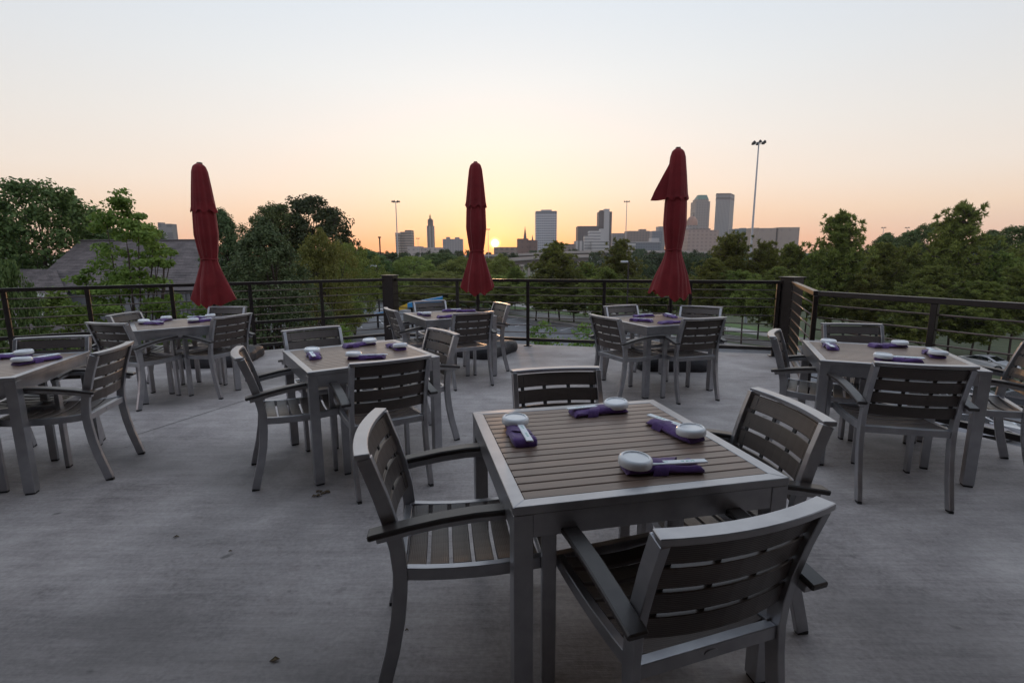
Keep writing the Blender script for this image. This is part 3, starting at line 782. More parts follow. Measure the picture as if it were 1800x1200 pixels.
# by the house
tree(58, 328, 200, 28, 'broad', 'big dense dark-leaved tree towering over the lower roof of the house', var=0)
tree(-75, 352, 190, 30, 'broad', 'dark leafy tree at the far end of the house, past the dense dark tree', var=1)
tree(212, 336, 172, 17, 'maple', 'airy fresh-green maple standing in front of the shingle roof')
tree(95, 508, 175, 13.5, 'maple', 'low fresh-green tree below the railing, in front of the lower roof wing')
tree(390, 371, 120, 24, 'pear', 'upright grey-green tree with spiky top shoots beside the house-side parasol', var=0)
tree(462, 388, 165, 21, 'pear', 'broad dense grey-green tree next to the spiky-topped one', var=1)
tree(172, 396, 70, 60, 'broad', 'small dark tree peeping over the ridge behind the maple')
tree(250, 402, 110, 55, 'broad', 'dark tree behind the house roof under the grey block')
tree(545, 349, 150, 58, 'oak', 'large blackish oak with open crown silhouetted against the sky')
tree(488, 362, 95, 56, 'broad', 'dark dense tree growing against the oak')
tree(562, 408, 105, 40, 'light', 'soft green tree in front of the oak')
tree(615, 432, 85, 52, 'light', 'rounded yellow-green tree beside the soft green one')
tree(592, 486, 75, 47, 'light', 'low yellow-green tree behind the red car')
mids = [(645, 440, 80, 100, 'broad'), (690, 446, 75, 120, 'far'), (728, 452, 80, 105, 'light'), (770, 446, 85, 115, 'broad'), (812, 452, 80, 105, 'light'), (850, 455, 70, 120, 'light'), (880, 448, 60, 98, 'light'),
        (660, 478, 80, 88, 'light'), (712, 486, 80, 84, 'light'), (765, 478, 95, 86, 'light'), (822, 482, 95, 84, 'light'), (735, 505, 80, 80, 'light'), (790, 508, 85, 80, 'light'), (868, 485, 80, 80, 'light'),
        (905, 470, 50, 84, 'pine'), (890, 500, 80, 77, 'pine')]
MLAB = ['dark rounded tree at the edge of the belt, beside the plain dark pole', 'blackish tree at the foot of the slender mast by the apartment tower', 'yellow-green tree below the long pale hall', 'dark rounded tree below the slim ribbed tower', 'yellow-green tree below the grey twin-towered block', 'yellow-green tree behind the middle parasol', 'yellow-green tree right under the setting sun',
        'yellow-green tree beside the square-headed lamp over the house-side railing', 'yellow-green tree above the corner post between the railings', 'wide yellow-green tree beyond the blue and yellow beam', 'wide yellow-green tree hidden by the middle parasol', 'low yellow-green tree right above the blue and yellow beam', 'low yellow-green tree beside the middle parasol', 'yellow-green tree in front of the lower highway ramp',
        'small pine before the lower highway ramp', 'low pine beside the lot road, next to the middle parasol']
for (px, tp_, wd, dp, kd), lab in zip(mids, MLAB):
    tree(px, tp_, wd, dp, kd, lab, 'trees of the belt beyond the car park')
pines = [(985, 430, 92, 74), (942, 492, 75, 72), (1030, 462, 70, 82), (1090, 424, 84, 72), (1058, 474, 85, 66), (1120, 488, 75, 70), (1010, 500, 90, 72), (965, 505, 90, 70), (1165, 500, 80, 72),
         (1283, 412, 80, 66), (1250, 455, 95, 62), (1345, 428, 85, 63), (1392, 434, 80, 64), (1312, 478, 90, 58), (1375, 470, 95, 57), (1215, 490, 85, 66),
         (1476, 383, 100, 50), (1428, 446, 85, 55), (1548, 428, 95, 54), (1598, 440, 85, 56), (1703, 366, 108, 46), (1765, 446, 100, 46), (1650, 468, 110, 44), (1525, 486, 100, 46), (1600, 500, 100, 42), (1462, 490, 90, 50), (1725, 495, 110, 40), (1800, 470, 120, 40), (1855, 430, 130, 46)]
PLAB = ['full dark pine in front of the overpass, below the white banded tower', 'low pine beside the overpass pier', 'narrow pine between the full dark one and the twin-tipped one', 'twin-tipped pine in front of the white stepped offices',
        'bushy pine at the foot of the twin-tipped pine', 'short pine beside the square-headed lamp', 'low spreading pine over the road, right behind the railing post', 'low pine next to the road below the overpass', 'low pine hidden behind the flapping parasol',
        'slim pine before the tallest silver tower', 'broad pine below the pink stone offices', 'pine at the foot of the tall light mast', 'pine in front of the beige civic block', 'low pine with bare trunk by the fence, left of the mast', 'low pine with bare trunk beside the square corner post', 'low pine behind the flapping parasol, over the fence',
        'tall round-topped pine rising behind the short railing return', 'small pine between the corner post and the tall round-topped pine', 'bushy pine beside the tall round-topped pine', 'bushy pine next to the tallest pine, under the distant masts', 'tallest pine, with a tufted crown, beyond the angled railing', 'pine beside the small bluish-roofed house',
        'spreading pine below the tallest pine', 'low pine behind the chair at the railing corner', 'low pine behind the angled railing post', 'low pine at the foot of the round-topped pine', 'low pine behind the white two-door car', 'dark pine at the end of the angled railing', 'outermost pine past the end of the railing']
special = dict(enumerate(PLAB))
for i, (px, tp_, wd, dp) in enumerate(pines):
    if i >= 16: dp = 52+(dp-40)*.9
    tree(px, tp_, wd, dp, 'pine', special.get(i, 'green pine in the grove between the car park and the city'), None if i in special else 'pines of the grove beyond the car park')
for px, tp_, wd, dp in [(1560, 412, 75, 130), (1640, 395, 95, 120), (1600, 420, 70, 140), (1790, 402, 110, 80), (1745, 408, 90, 100)]:
    tree(px, tp_, wd, dp, 'broad', {1560: 'dark leafy tree below the first of two distant masts', 1640: 'dark leafy tree rising against the tallest pine', 1600: 'dark leafy tree beside the flat white building', 1790: 'dark leafy tree past the small bluish-roofed house', 1745: 'dark leafy tree right behind the small bluish-roofed house'}[px], 'dark trees behind the tall pines')
rg = random.Random(3)
for i in range(46):
    px = 600+i*19.5+rg.uniform(-8, 8); dp = rg.uniform(190, 420)
    if 900 < px < 1010 and dp < 400: dp = rg.uniform(430, 520)
    tree(px, rg.uniform(438, 447), rg.uniform(30, 48)*260/dp, dp, 'far', 'small dark tree in the distant tree line at the foot of the city', 'distant tree line')
for px, tp_, wd, dp in [(1216, 448, 50, 130), (1240, 452, 46, 125), (1200, 455, 46, 135), (1262, 450, 44, 140), (1140, 462, 44, 120)]:
    tree(px, tp_, wd, dp, 'far', 'blackish tree beneath the pink office building', 'blackish trees beneath the pink office building')
for px, tp_, wd, dp in [(948, 566, 90, 12.5), (1030, 572, 95, 11.8), (605, 570, 50, 13)]:
    tree(px, tp_, wd, dp, 'sprig', {948: 'sapling just below the terrace edge beside the middle parasol', 1030: 'sapling just below the terrace edge between the two skyline-side tables', 605: 'sapling just below the house-side railing by the corner post'}[px], 'saplings below the terrace edge')

# white-flowering shrub at the far end of the house-side railing
t = tree(8, 470, 95, 11.5, 'broad', 'dark shrub with white blossoms at the end of the house-side railing')
rng = np.random.default_rng(21); th_ = rng.uniform(0, 6.28, 26); zz_ = rng.uniform(.55, .93, 26)
Pb = np.stack([np.cos(th_)*.43, np.sin(th_)*.43, zz_], 1); Pb = np.repeat(Pb, 16, 0)+rng.normal(size=(26*16, 3))*np.array([.035, .035, .006])
MT['blossom'] = mat('white_blossom', (.62, .62, .6), .8)
me = mesh_from_quads('blossoms', np.repeat(Pb, 4, 0)+quads(Pb*0, rng.normal(size=(len(Pb), 3)), .022, rng)*np.array([1, 1, .13])); tag(link('blossoms', me, 'blossom', t), kind='stuff')

# ------------------------------------------------------------------ house with shingle roof
def shingle():
    m, bs, t = newmat('grey_brown_shingles')
    br = N('ShaderNodeTexBrick'); mp = N('ShaderNodeMapping'); L(t.outputs['UV'], mp.inputs[0]); L(mp.outputs[0], br.inputs[0])
    br.inputs['Scale'].default_value = 1; br.inputs['Brick Width'].default_value = .3; br.inputs['Row Height'].default_value = .17; br.inputs['Mortar Size'].default_value = .006
    br.inputs['Color1'].default_value = (.07, .058, .057, 1); br.inputs['Color2'].default_value = (.17, .14, .135, 1); br.inputs['Mortar'].default_value = (.03, .028, .028, 1)
    f = noise(t.outputs['UV'], 1.6, 6, .7)
    L(mixc(.5, br.outputs[0], rampl(f, [(.35, (.055, .047, .047)), (.65, (.18, .15, .145))])), bs.inputs['Base Color']); bs.inputs['Roughness'].default_value = .95
    return m
MT['shingle'] = shingle(); MT['siding'] = mat('grey_siding', (.2, .2, .21), .8, 0, .15, 3)
def roof_patch(name, c4, parent, course=.17):
    # c4: ridge-left, ridge-right, eave-right, eave-left ; every course a raised strip
    A, B, C, Dd = [Vector(p) for p in c4]; ln = ((Dd-A).length+(C-B).length)/2; n = int(ln/course); nn = (B-A).cross(Dd-A).normalized()
    if nn.z < 0: nn = -nn
    me = bpy.data.meshes.new(name); vs = []; fs = []; uvs = []
    W_ = (B-A).length
    for i in range(n):
        a, c = i/n, (i+1)/n
        p = [A.lerp(Dd, a), B.lerp(C, a), B.lerp(C, c)+nn*.014, A.lerp(Dd, c)+nn*.014, B.lerp(C, c)-nn*.01, A.lerp(Dd, c)-nn*.01]
        o = len(vs); vs += p; fs += [(o, o+1, o+2, o+3), (o+3, o+2, o+4, o+5)]
        uvs += [(0, a*ln), (W_, a*ln), (W_, c*ln), (0, c*ln)]*2
    me.from_pydata(vs, [], fs); uv = me.uv_layers.new(); 
    for i, q in enumerate(uvs): uv.data[i].uv = q
    return link(name, me, 'shingle', parent)
hs = thing('house', 'two-storey house with steep grey-brown shingle roof beside the terrace', 'house')
rl, rr_ = at(140, 424, 27.5), at(372, 423, 30)
el_, er = at(95, 475, 24.5), at(352, 510, 24.8)
el2 = at(28, 560, 21.5)
roof_patch('main_roof', [rl, rr_, er, at(40, 512, 23.3)], hs)
roof_patch('lower_roof', [at(33, 473, 25.2), at(98, 473, 24.9), at(175, 640, 18.6), at(10, 640, 18.6)], hs)
roof_patch('rear_roof', [rr_, rl, rl+Vector((-1.5, 6, -3.5)), rr_+Vector((-1.5, 6, -3.5))], hs)
b = MB(); e1, e2 = at(40, 512, 23.3), er; gzz = -6.6
for p, q in ((e1, e2), (e2, rr_+Vector((-1.5, 6, -3.5))), (rl+Vector((-1.5, 6, -3.5)), e1)):
    p2, q2 = p+Vector((0, .25, -.05)), q+Vector((0, .25, -.05)); b.add([p2, q2, (q2.x, q2.y, gzz), (p2.x, p2.y, gzz)], [(0, 1, 2, 3)])
b.add([er+Vector((0, .25, -.05)), rr_+Vector((0, 0, -.1)), rr_+Vector((-1.5, 6, -3.55))], [(0, 1, 2)])
b.build('wall', 'siding', hs)
wl = MB(); a_, c_ = at(10, 640, 18.6), at(175, 640, 18.6)
wl.add([a_+Vector((0, .3, 0)), c_+Vector((0, .3, 0)), (c_.x, c_.y+.3, gzz), (a_.x, a_.y+.3, gzz)], [(0, 1, 2, 3)]); wl.build('wing_wall', 'siding', hs)
k = 0; sid = None
for i in range(16):
    p = e2.lerp(e1, i*.028); o = MB().bx(-.03, .03, -.02, .02, -5, 0).build('siding_batten', 'siding', hs) if sid is None else link('siding_batten', sid, 'siding', hs)
    sid = o.data; o.location = p+Vector((0, .22, -.1))
MB().tube([rl+Vector((0, 0, .02)), rr_+Vector((0, 0, .02))], .07, 6).build('ridge_cap', 'shingle', hs)

# ------------------------------------------------------------------ vehicles
MT['glass'] = mat('dark_car_glass', (.012, .014, .016), .06, 0, .1, 3)
MT['tyre'] = mat('tyre_rubber', (.018, .018, .018), .8); MT['rim'] = mat('alloy_rim', (.35, .35, .36), .3, .8)
MT['lamp'] = mat('clear_headlamp', (.6, .62, .65), .1); MT['tail'] = mat('red_tail_lamp', (.3, .012, .01), .2); MT['plate'] = mat('number_plate', (.6, .6, .58), .5)
def car(label, loc, rz, paint, kind):
    m = mat('car_paint_'+paint[0], paint[1], .22, .15, .05, 2)
    t = thing({'suv': 'parked_suv', 'sedan': 'parked_car', 'coupe': 'parked_car'}[kind], label, 'car', loc, rz)
    t.rotation_euler = (0, R(3.15), rz) if False else (0, 0, rz)
    Ln, Wd = (4.5, 1.84) if kind == 'suv' else (4.75, 1.86)
    if kind == 'suv': up = [(-2.22, .55), (-2.24, .95), (-2.1, 1.08), (-1.85, 1.62), (-1.2, 1.72), (.2, 1.70), (.95, 1.12), (2.0, .98), (2.2, .8), (2.24, .45)]; gl = [(-1.98, 1.12), (-1.78, 1.58), (.15, 1.63), (.82, 1.14)]
    else: up = [(-2.36, .5), (-2.38, .84), (-2.22, 1.0), (-1.75, 1.02), (-.85, 1.36), (-.2, 1.42), (.35, 1.37), (1.15, .98), (2.05, .84), (2.34, .66), (2.38, .4)]; gl = [(-1.5, 1.0), (-.82, 1.31), (-.2, 1.36), (.3, 1.31), (.98, .98)]
    lo = [(2.3, .24), (-2.28, .26)]
    poly = up+lo; b = MB(); n = len(poly)
    rows = []
    for j, v in enumerate(np.linspace(-1, 1, 9)):
        yk = v*Wd/2
        for x, z in poly:
            sh = max(0, (z-.95)/.7); tw = 1-.24*sh-(.06 if abs(x) > 2.1 else 0)
            dome = 1-.04*abs(v)**4
            b.v.append((x*(1-.02*abs(v)**3), yk*tw, .24+(z-.24)*dome))
    for j in range(8):
        for k in range(n): a, c = j*n+k, j*n+(k+1) % n; b.f.append((a, c, c+n, a+n))
    b.f += [tuple(range(n)), tuple(8*n+k for k in reversed(range(n)))]
    body = b.build('body', m, t, smooth=False)
    for s in (-1, 1):
        q = MB(); tw = lambda z: Wd/2*(1-.24*max(0, (z-.95)/.7))+.006
        vs = [(x, s*tw(z), z) for x, z in gl]; q.add(vs+[(x, y-s*.02, z) for x, y, z in vs], [tuple(range(len(gl))), tuple(reversed(range(len(gl), 2*len(gl))))]+[(i, (i+1) % len(gl), (i+1) % len(gl)+len(gl), i+len(gl)) for i in range(len(gl))])
        q.build('side_window', 'glass', t)
        for x in (-1.38, 1.42):
            yb = MB().tube([(x, s*(Wd/2-.22), .33), (x, s*(Wd/2+.012), .33)], .335, 22)
            wobj = yb.build('wheel', 'tyre', t, .02); MB().tube([(x, s*(Wd/2-.02), .33), (x, s*(Wd/2+.022), .33)], .205, 16).build('rim', 'rim', wobj, .01)
        MB().bx(2.16, 2.36 if kind != 'suv' else 2.25, s*.72-.14, s*.72+.14, .62, .74).build('headlight', 'lamp', t, .02)
        MB().bx(-2.40 if kind != 'suv' else -2.26, -2.2 if kind != 'suv' else -2.1, s*.72-.13, s*.72+.13, .78, .95).build('tail_light', 'tail', t, .02)
        MB().bx(.55, .72, s*(Wd/2+.03)-.09, s*(Wd/2+.03)+.09, .95, 1.07).build('mirror', m, t, .03)
    for (x0, z0), (x1, z1), nm in (((gl[0][0]-.13, gl[0][1]+.02), (gl[1][0]-.07, gl[1][1]), 'rear_window'), ((gl[-1][0]+.11, gl[-1][1]+.02), (gl[-2][0]+.07, gl[-2][1]+.01), 'windscreen')):
        q = MB(); dn = Vector((z1-z0, 0, x0-x1)).normalized(); dn = dn if dn.x*(1 if nm == 'windscreen' else -1) > 0 else -dn
        P = [Vector((x0, -.66, z0)), Vector((x0, .66, z0)), Vector((x1, .55, z1)), Vector((x1, -.55, z1))]
        q.add([p+dn*.045 for p in P]+[p-dn*.03 for p in P], [(0, 1, 2, 3), (7, 6, 5, 4), (0, 4, 5, 1), (1, 5, 6, 2), (2, 6, 7, 3), (3, 7, 4, 0)]); q.build(nm, 'glass', t)
    xr = -2.4 if kind != 'suv' else -2.27
    MB().bx(xr-.005, xr+.05, -.26, .26, .62, .75).build('number_plate', 'plate', t)
    return t
tilt = math.atan(.055)
def park(label, px, py, rz, paint, kind):
    p = gp(px, py); o = car(label, (p.x, p.y, p.z+.02), R(rz), paint, kind)
    return o
park('dark red sport utility car parked nose-in beyond the lot, rear lamps showing', 607, 557, 97, ('dark_red', (.16, .012, .018)), 'suv')
park('white two-door car parked side-on below the angled railing', 1734, 648, -72, ('white', (.62, .63, .65)), 'coupe')
W1 = ('white2', (.58, .6, .62)); 
park('white car glimpsed under the table above the parked cars, between its legs', 1678, 706, -20, W1, 'sedan')
park('pale silver car parked under the terrace edge, roof showing below the rail', 1700, 762, -24, ('silver_car', (.42, .43, .45)), 'sedan')
park('dark grey car parked beside the white ones below the railing', 1790, 715, -20, ('graphite', (.06, .062, .068)), 'sedan')
# blue accessible-bay mark painted on the lot
p = gp(1277, 625); MT['bay_blue'] = mat('blue_bay_paint', (.02, .17, .42), .6, 0, .2, 4)
sheet('painted_bay_mark', [(p.x-.75, p.y-.75), (p.x+.75, p.y-.75), (p.x+.75, p.y+.75), (p.x-.75, p.y+.75)], 'paint', .028)
sheet('painted_bay_mark', [(p.x-.62, p.y-.62), (p.x+.62, p.y-.62), (p.x+.62, p.y+.62), (p.x-.62, p.y+.62)], 'bay_blue', .034)
# bicycle by the kerb
p = gp(646, 553); MT['teal'] = mat('teal_paint', (.03, .2, .24), .4); MT['white'] = mat('white_plastic', (.7, .7, .7), .5)
bk = thing('bicycle', 'teal bicycle standing beside the dark red car', 'bicycle', p, R(5))
for x in (-.52, .52):
    wv = MB().tube([(x+.34*math.cos(q), 0, .36+.34*math.sin(q)) for q in np.linspace(0, 2*math.pi, 25)], .03, 6).build('wheel', 'teal', bk, smooth=True)
MB().tube([(-.52, 0, .36), (-.2, 0, .85), (.36, 0, .9), (.52, 0, .36)], .03, 6).build('frame', 'teal', bk); MB().tube([(-.2, 0, .85), (.02, 0, .36), (.36, 0, .9)], .03, 6).build('down_tube', 'teal', bk)
MB().bx(-.36, -.1, -.08, .08, .92, 1.02).build('saddle', 'white', bk, .02); MB().tube([(.36, -.28, 1.05), (.36, 0, 1.1), (.36, .28, 1.05)], .025, 6).build('handlebar', 'rubber', bk)
# blue and yellow painted ramp
MT['blue'] = mat('bright_blue_paint', (.015, .21, .46), .35, 0, .08, .5); MT['yellow'] = mat('yellow_paint', (.62, .40, .03), .4, 0, .08, .5)
rm = thing('painted_ramp', 'bright blue and yellow sloping beam rising beyond the car park', 'sculpture')
a0, a1, a2 = at(697, 541, 57), at(716, 533, 57.4), at(776, 521.5, 59)
def beam(name, p, q, h0, h1, m, par, wd=1.2):
    b = MB(); s_ = Vector((0, wd, 0))
    vs = [p, q, q-Vector((0, 0, h1)), p-Vector((0, 0, h0))]; vs = vs+[v+s_ for v in vs]
    b.add(vs, [(0, 1, 2, 3), (7, 6, 5, 4), (0, 4, 5, 1), (1, 5, 6, 2), (2, 6, 7, 3), (3, 7, 4, 0)]); return b.build(name, m, par)
beam('yellow_tip', a0, a1, .35, .62, 'yellow', rm); beam('blue_beam', a1, a2, .62, .62, 'blue', rm)
for q in (a1.lerp(a2, .1), a1.lerp(a2, .55), a1.lerp(a2, .96)): MB().bx(q.x-.12, q.x+.12, q.y+.4, q.y+.64, gz(q.x, q.y), q.z-.5).build('support', 'rail', rm)
b0, b1 = at(655, 552, 57), at(690, 545, 57.5)
r2 = thing('painted_ramp', 'bright blue sloping beam low beside the teal bicycle', 'sculpture')
beam('blue_beam', b0, b1, .12, .7, 'blue', r2)
for q in (b0.lerp(b1, .2), b0.lerp(b1, .9)): MB().bx(q.x-.1, q.x+.1, q.y+.3, q.y+.5, gz(q.x, q.y), q.z-.1).build('support', 'rail', r2)
# black metal fence along the far kerb
fl_ = [gp(640, 545), gp(880, 551), gp(1061, 571), gp(1270, 601), gp(1352, 609), gp(1560, 640)]
fl_ = [Vector((p[0], p[1], 0)) for p in off(11.4)][:-1]
fe = thing('metal_fence', 'low black metal fence with square posts along the far kerb below the pines', 'fence', (0, 0, 0))
for A, C in zip(fl_, fl_[1:]):
    zA, zC = gz(A.x, A.y), gz(C.x, C.y); ln = (C-A).length; n = max(1, int(ln/2.4))
    for h in (.18, 1.15): MB().sweep([(A.x, A.y, zA+h), (C.x, C.y, zC+h)], (0, 0, 1), .05, .04).build('fence_rail', 'rail', fe)
    for i in range(n): q = A.lerp(C, i/n); MB().bx(q.x-.035, q.x+.035, q.y-.035, q.y+.035, gz(q.x, q.y), gz(q.x, q.y)+1.3).build('fence_post', 'rail', fe)
    b = MB()
    for i in range(int(ln/.3)): q = A.lerp(C, (i+.5)*.3/ln); z = gz(q.x, q.y); b.bx(q.x-.01, q.x+.01, q.y-.01, q.y+.01, z+.18, z+1.15)
    if b.v: tag(b.build('pickets', 'rail', fe), kind='stuff')

# ------------------------------------------------------------------ light masts, lamps, signs
MT['galv'] = mat('galvanised_steel', (.40, .42, .45), .45, .4, .1, .5)
def mast(px, top, depth, label, r=.22, heads=6):
    p = at(px, top, depth); g = gz(p.x, depth); t = thing('light_mast', label, 'light mast', (p.x, depth, g), 0, None)
    H = p.z-g; MB().tube([(0, 0, 0), (0, 0, H*.5), (0, 0, H)], [r, r*.7, r*.4], 12).build('pole', 'galv', t, smooth=True)
    rg_ = MB().tube([(r*3.2*math.cos(q), r*3.2*math.sin(q), H-.15) for q in np.linspace(0, 2*math.pi, 17)], r*.22, 6).build('lamp_ring', 'galv', t)
    for k in range(heads):
        q = 2*math.pi*k/heads+.3; MB().lathe([(r*.2, r*1.9), (r*.9, r*1.2), (r*1.0, 0), (r*.3, -.02)], 10, (r*3.6*math.cos(q), r*3.6*math.sin(q), H-.15-r*.5)).build('lamp_head', 'rail', t)
    return t
mast(1334, 250, 82, 'tall steel light mast with dark lamp cluster rising above the pines', .24)
mast(695.5, 354, 165, 'slender light mast standing before the stepped apartment block', .3)
mast(1102, 354, 190, 'slender light mast before the brown office blocks', .26)
mast(858, 403, 330, 'distant light mast beside the setting sun', .3)
mast(734.5, 419, 420, 'distant light mast between the apartment block and the bell-shaped tower', .34)
mast(1553.5, 400, 330, 'distant light mast over the dark trees, first of two', .3)
mast(1595, 400, 340, 'distant light mast over the dark trees, nearer the tallest pine', .3)
def lampost(px, top, depth, label):
    p = at(px, top, depth); g = gz(p.x, depth); t = thing('lot_lamp', label, 'street lamp', (p.x, depth, g)); H = p.z-g
    MB().bx(-.09, .09, -.09, .09, 0, H-.1).build('pole', 'rail', t, .01); MB().bx(-.95, -.1, -.25, .25, H-.18, H+.06).build('lamp_head', 'galv', t, .03)
lampost(1105, 459, 62, 'square-headed car park lamp in front of the twin-tipped pine')
lampost(663, 467, 70, 'square-headed car park lamp before the yellow-green trees')
p = at(667, 416, 120); g = gz(p.x, 120); tp2 = thing('utility_pole', 'plain dark pole standing over the yellow-green trees', 'pole', (p.x, 120, g)); MB().tube([(0, 0, 0), (0, 0, p.z-g)], .17, 8).build('shaft', 'rail', tp2); MB().bx(-.3, .3, -.3, .3, p.z-g-.3, p.z-g).build('cap', 'rail', tp2)
MT['sign'] = mat('highway_sign_green', (.01, .22, .15), .5, 0, .05, 1)
def hsign(px, py, w_, h_, depth, label):
    p = at(px, py, depth); g = gz(p.x, depth); t = thing('highway_sign', label, 'road sign', (p.x, depth, g), 0, None); z = p.z-g
    MB().bx(-w_/2, w_/2, -.06, 0, z-h_/2, z+h_/2).build('panel', 'sign', t)
    for s in (-1, 1): MB().bx(s*w_*.35-.08, s*w_*.35+.08, 0, .16, 0, z+h_/2).build('post', 'galv', t)
    for k, ww in ((.22, .6), (-.05, .7), (-.28, .4)): MB().bx(-w_*ww/2, w_*ww/2, -.075, -.062, z+h_*k-.12, z+h_*k+.12).build('lettering_line', 'paint', t)
hsign(1136.5, 474, 3.4, 2.0, 215, 'larger green highway sign with white lines glimpsed over the pines')
hsign(1122, 466.5, 2.2, .8, 260, 'smaller green highway sign behind the larger one')

# ------------------------------------------------------------------ highway overpasses
def overpass(pts, depthf, label, deck_t=1.5, wd=11, piers=()):
    P = [at(px, py, dp) for px, py, dp in pts]
    t = thing('highway_overpass', label, 'bridge', (0, 0, 0), 0, 'concrete highway overpasses')
    def strip(name, dy0, dy1, z0, z1, m):
        b = MB()
        for p in P: b.v += [(p.x, p.y+dy0, p.z+z0), (p.x, p.y+dy1, p.z+z0), (p.x, p.y+dy1, p.z+z1), (p.x, p.y+dy0, p.z+z1)]
        n = len(P); b.f = [(0, 1, 2, 3), tuple(4*(n-1)+k for k in (3, 2, 1, 0))]+[(4*i+k, 4*i+(k+1) % 4, 4*i+4+(k+1) % 4, 4*i+4+k) for i in range(n-1) for k in range(4)]
        b.build(name, m, t)
    strip('parapet', -.02, .3, -1.0, 0, 'parapet'); strip('parapet', wd-.3, wd+.02, -1.0, 0, 'parapet')
    strip('deck', .0, wd, -1.5, -1.003, 'slab'); strip('girder', .8, wd-.8, -1.5-deck_t, -1.503, MT['stucco'])
    for i, (px, d) in enumerate(piers):
        k = min(range(len(P)-1), key=lambda j: 0 if pts[j][0] <= px <= pts[j+1][0] else abs(pts[j][0]-px)+1); f = (px-pts[k][0])/(pts[k+1][0]-pts[k][0]); q = P[k].lerp(P[k+1], min(1, max(0, f)))
        g = gz(q.x, q.y)-.5; zt = q.z-1.5-deck_t
        MB().bx(q.x-.8, q.x+.8, q.y+wd/2-1, q.y+wd/2+1, g, zt-1.0).build('pier', 'parapet', t); MB().bx(q.x-1.0, q.x+1.0, q.y+.6, q.y+wd-.6, zt-1.0, zt).build('pier_cap', 'parapet', t)
overpass([(780, 449, 330), (900, 446, 335), (1000, 441.5, 340), (1090, 439.5, 345), (1210, 441, 350), (1330, 444, 350)], 0, 'long upper highway overpass crossing in front of the city', 1.9, 14, [(840, 0), (930, 0), (1020, 0), (1130, 0), (1200, 0)])
overpass([(820, 458, 215), (900, 453, 222), (960, 449, 230), (1035, 447, 245)], 0, 'lower curved highway ramp on stout piers below the long overpass', 1.7, 10, [(845, 0), (916, 0), (990, 0)])

# ------------------------------------------------------------------ the city
def facade(name, wall, win, fx, fz, wx=.55, wz=.55, rough=.7):
    m, bs, t = newmat(name); s = N('ShaderNodeSeparateXYZ'); L(t.outputs['Object'], s.inputs[0])
    u = M('ADD', s.outputs[0], s.outputs[1])
    a = M('LESS_THAN', M('FRACT', M('MULTIPLY', u, fx)), wx) if fx else None
    b_ = M('LESS_THAN', M('FRACT', M('MULTIPLY', s.outputs[2], fz)), wz) if fz else None
    f = M('MULTIPLY', a, b_) if a is not None and b_ is not None else (a if a is not None else b_)
    g = N('ShaderNodeNewGeometry'); sn = N('ShaderNodeSeparateXYZ'); L(g.outputs['Normal'], sn.inputs[0])
    f = M('MULTIPLY', f, M('LESS_THAN', M('ABSOLUTE', sn.outputs[2]), .5))
    n_ = noise(t.outputs['Object'], .03, 4)
    wc = mixc(M('MULTIPLY_ADD', n_, .5, 0), wall, tuple(v*.7 for v in wall))
    L(mixc(f, wc, win), bs.inputs['Base Color']); bs.inputs['Roughness'].default_value = rough
    return m
F_ = {'apt': facade('beige_apartments', (.34, .27, .22), (.10, .085, .08), 0, 1/5.4, .5, .45),
      'deco': facade('brown_ribbed_tower', (.12, .10, .095), (.26, .245, .235), 1/9.3, 0, .4),
      'flats': facade('grey_flats', (.27, .26, .27), (.16, .16, .175), 1/8.5, 1/5.4), 'pale': facade('pale_hall', (.38, .33, .31), (.22, .2, .2), 1/8.5, 1/7.6, .4, .4),
      'brick': facade('brown_brick_church', (.15, .085, .07), (.09, .05, .045), 1/10.2, 1/10.2, .3, .4),
      'white': facade('white_banded_tower', (.46, .47, .50), (.16, .17, .20), 1/5.1, 1/6.6, .8, .6), 'dark': facade('dark_brown_tower', (.095, .075, .075), (.07, .058, .06), 1/6.8, 1/6.8),
      'slab': facade('pale_concrete_core', (.40, .385, .38), (.37, .355, .35), 0, 1/6.8), 'step': facade('white_stepped_offices', (.46, .44, .42), (.17, .165, .17), 0, 1/7.1, .5, .42),
      'flute': facade('white_fluted_hall', (.46, .44, .42), (.15, .145, .15), 1/9.3, 0, .45), 'grey': facade('grey_offices', (.26, .25, .25), (.17, .165, .17), 1/6.8, 1/6.8), 'tan': facade('tan_offices', (.22, .165, .14), (.12, .095, .09), 1/8.5, 1/6.8),
      'blue': facade('bluish_glass_offices', (.15, .165, .19), (.09, .105, .13), 1/5.1, 1/6.8), 'pink': facade('pink_stone_offices', (.36, .26, .215), (.23, .165, .15), 1/10.2, 1/8.5, .5, .5),
      'tower': facade('stone_grid_tower', (.25, .22, .20), (.10, .095, .10), 1/8.5, 1/8.5, .5, .55), 'bok': facade('silver_ribbed_tower', (.27, .26, .255), (.15, .15, .155), 1/5.1, 0, .5),
      'teal': facade('teal_glass_block', (.10, .135, .15), (.07, .10, .115), 1/6.8, 1/6.8), 'beige': facade('beige_stone_block', (.33, .265, .225), (.27, .215, .19), 1/15.3, 1/15.3, .25, .3)}
for k_, m_ in F_.items(): MT['f_'+k_] = m_
MT['copper'] = mat('green_copper_roof', (.05, .13, .10), .6, 0, .15, .05); MT['gold'] = mat('gilded_pinnacle', (.5, .32, .10), .4, .3, .1, .1); MT['dome'] = mat('terracotta_dome', (.30, .16, .11), .7, 0, .2, .05)
BASE = -14
def block(px0, px1, ytop, depth, m, dy, par, name='wall', ybot=None):
    A, C = at(px0, ytop, depth), at(px1, ytop, depth); z0 = BASE if ybot is None else at(px0, ybot, depth).z
    return MB().bx(A.x, C.x, depth, depth+dy, z0, A.z).build(name, m, par)
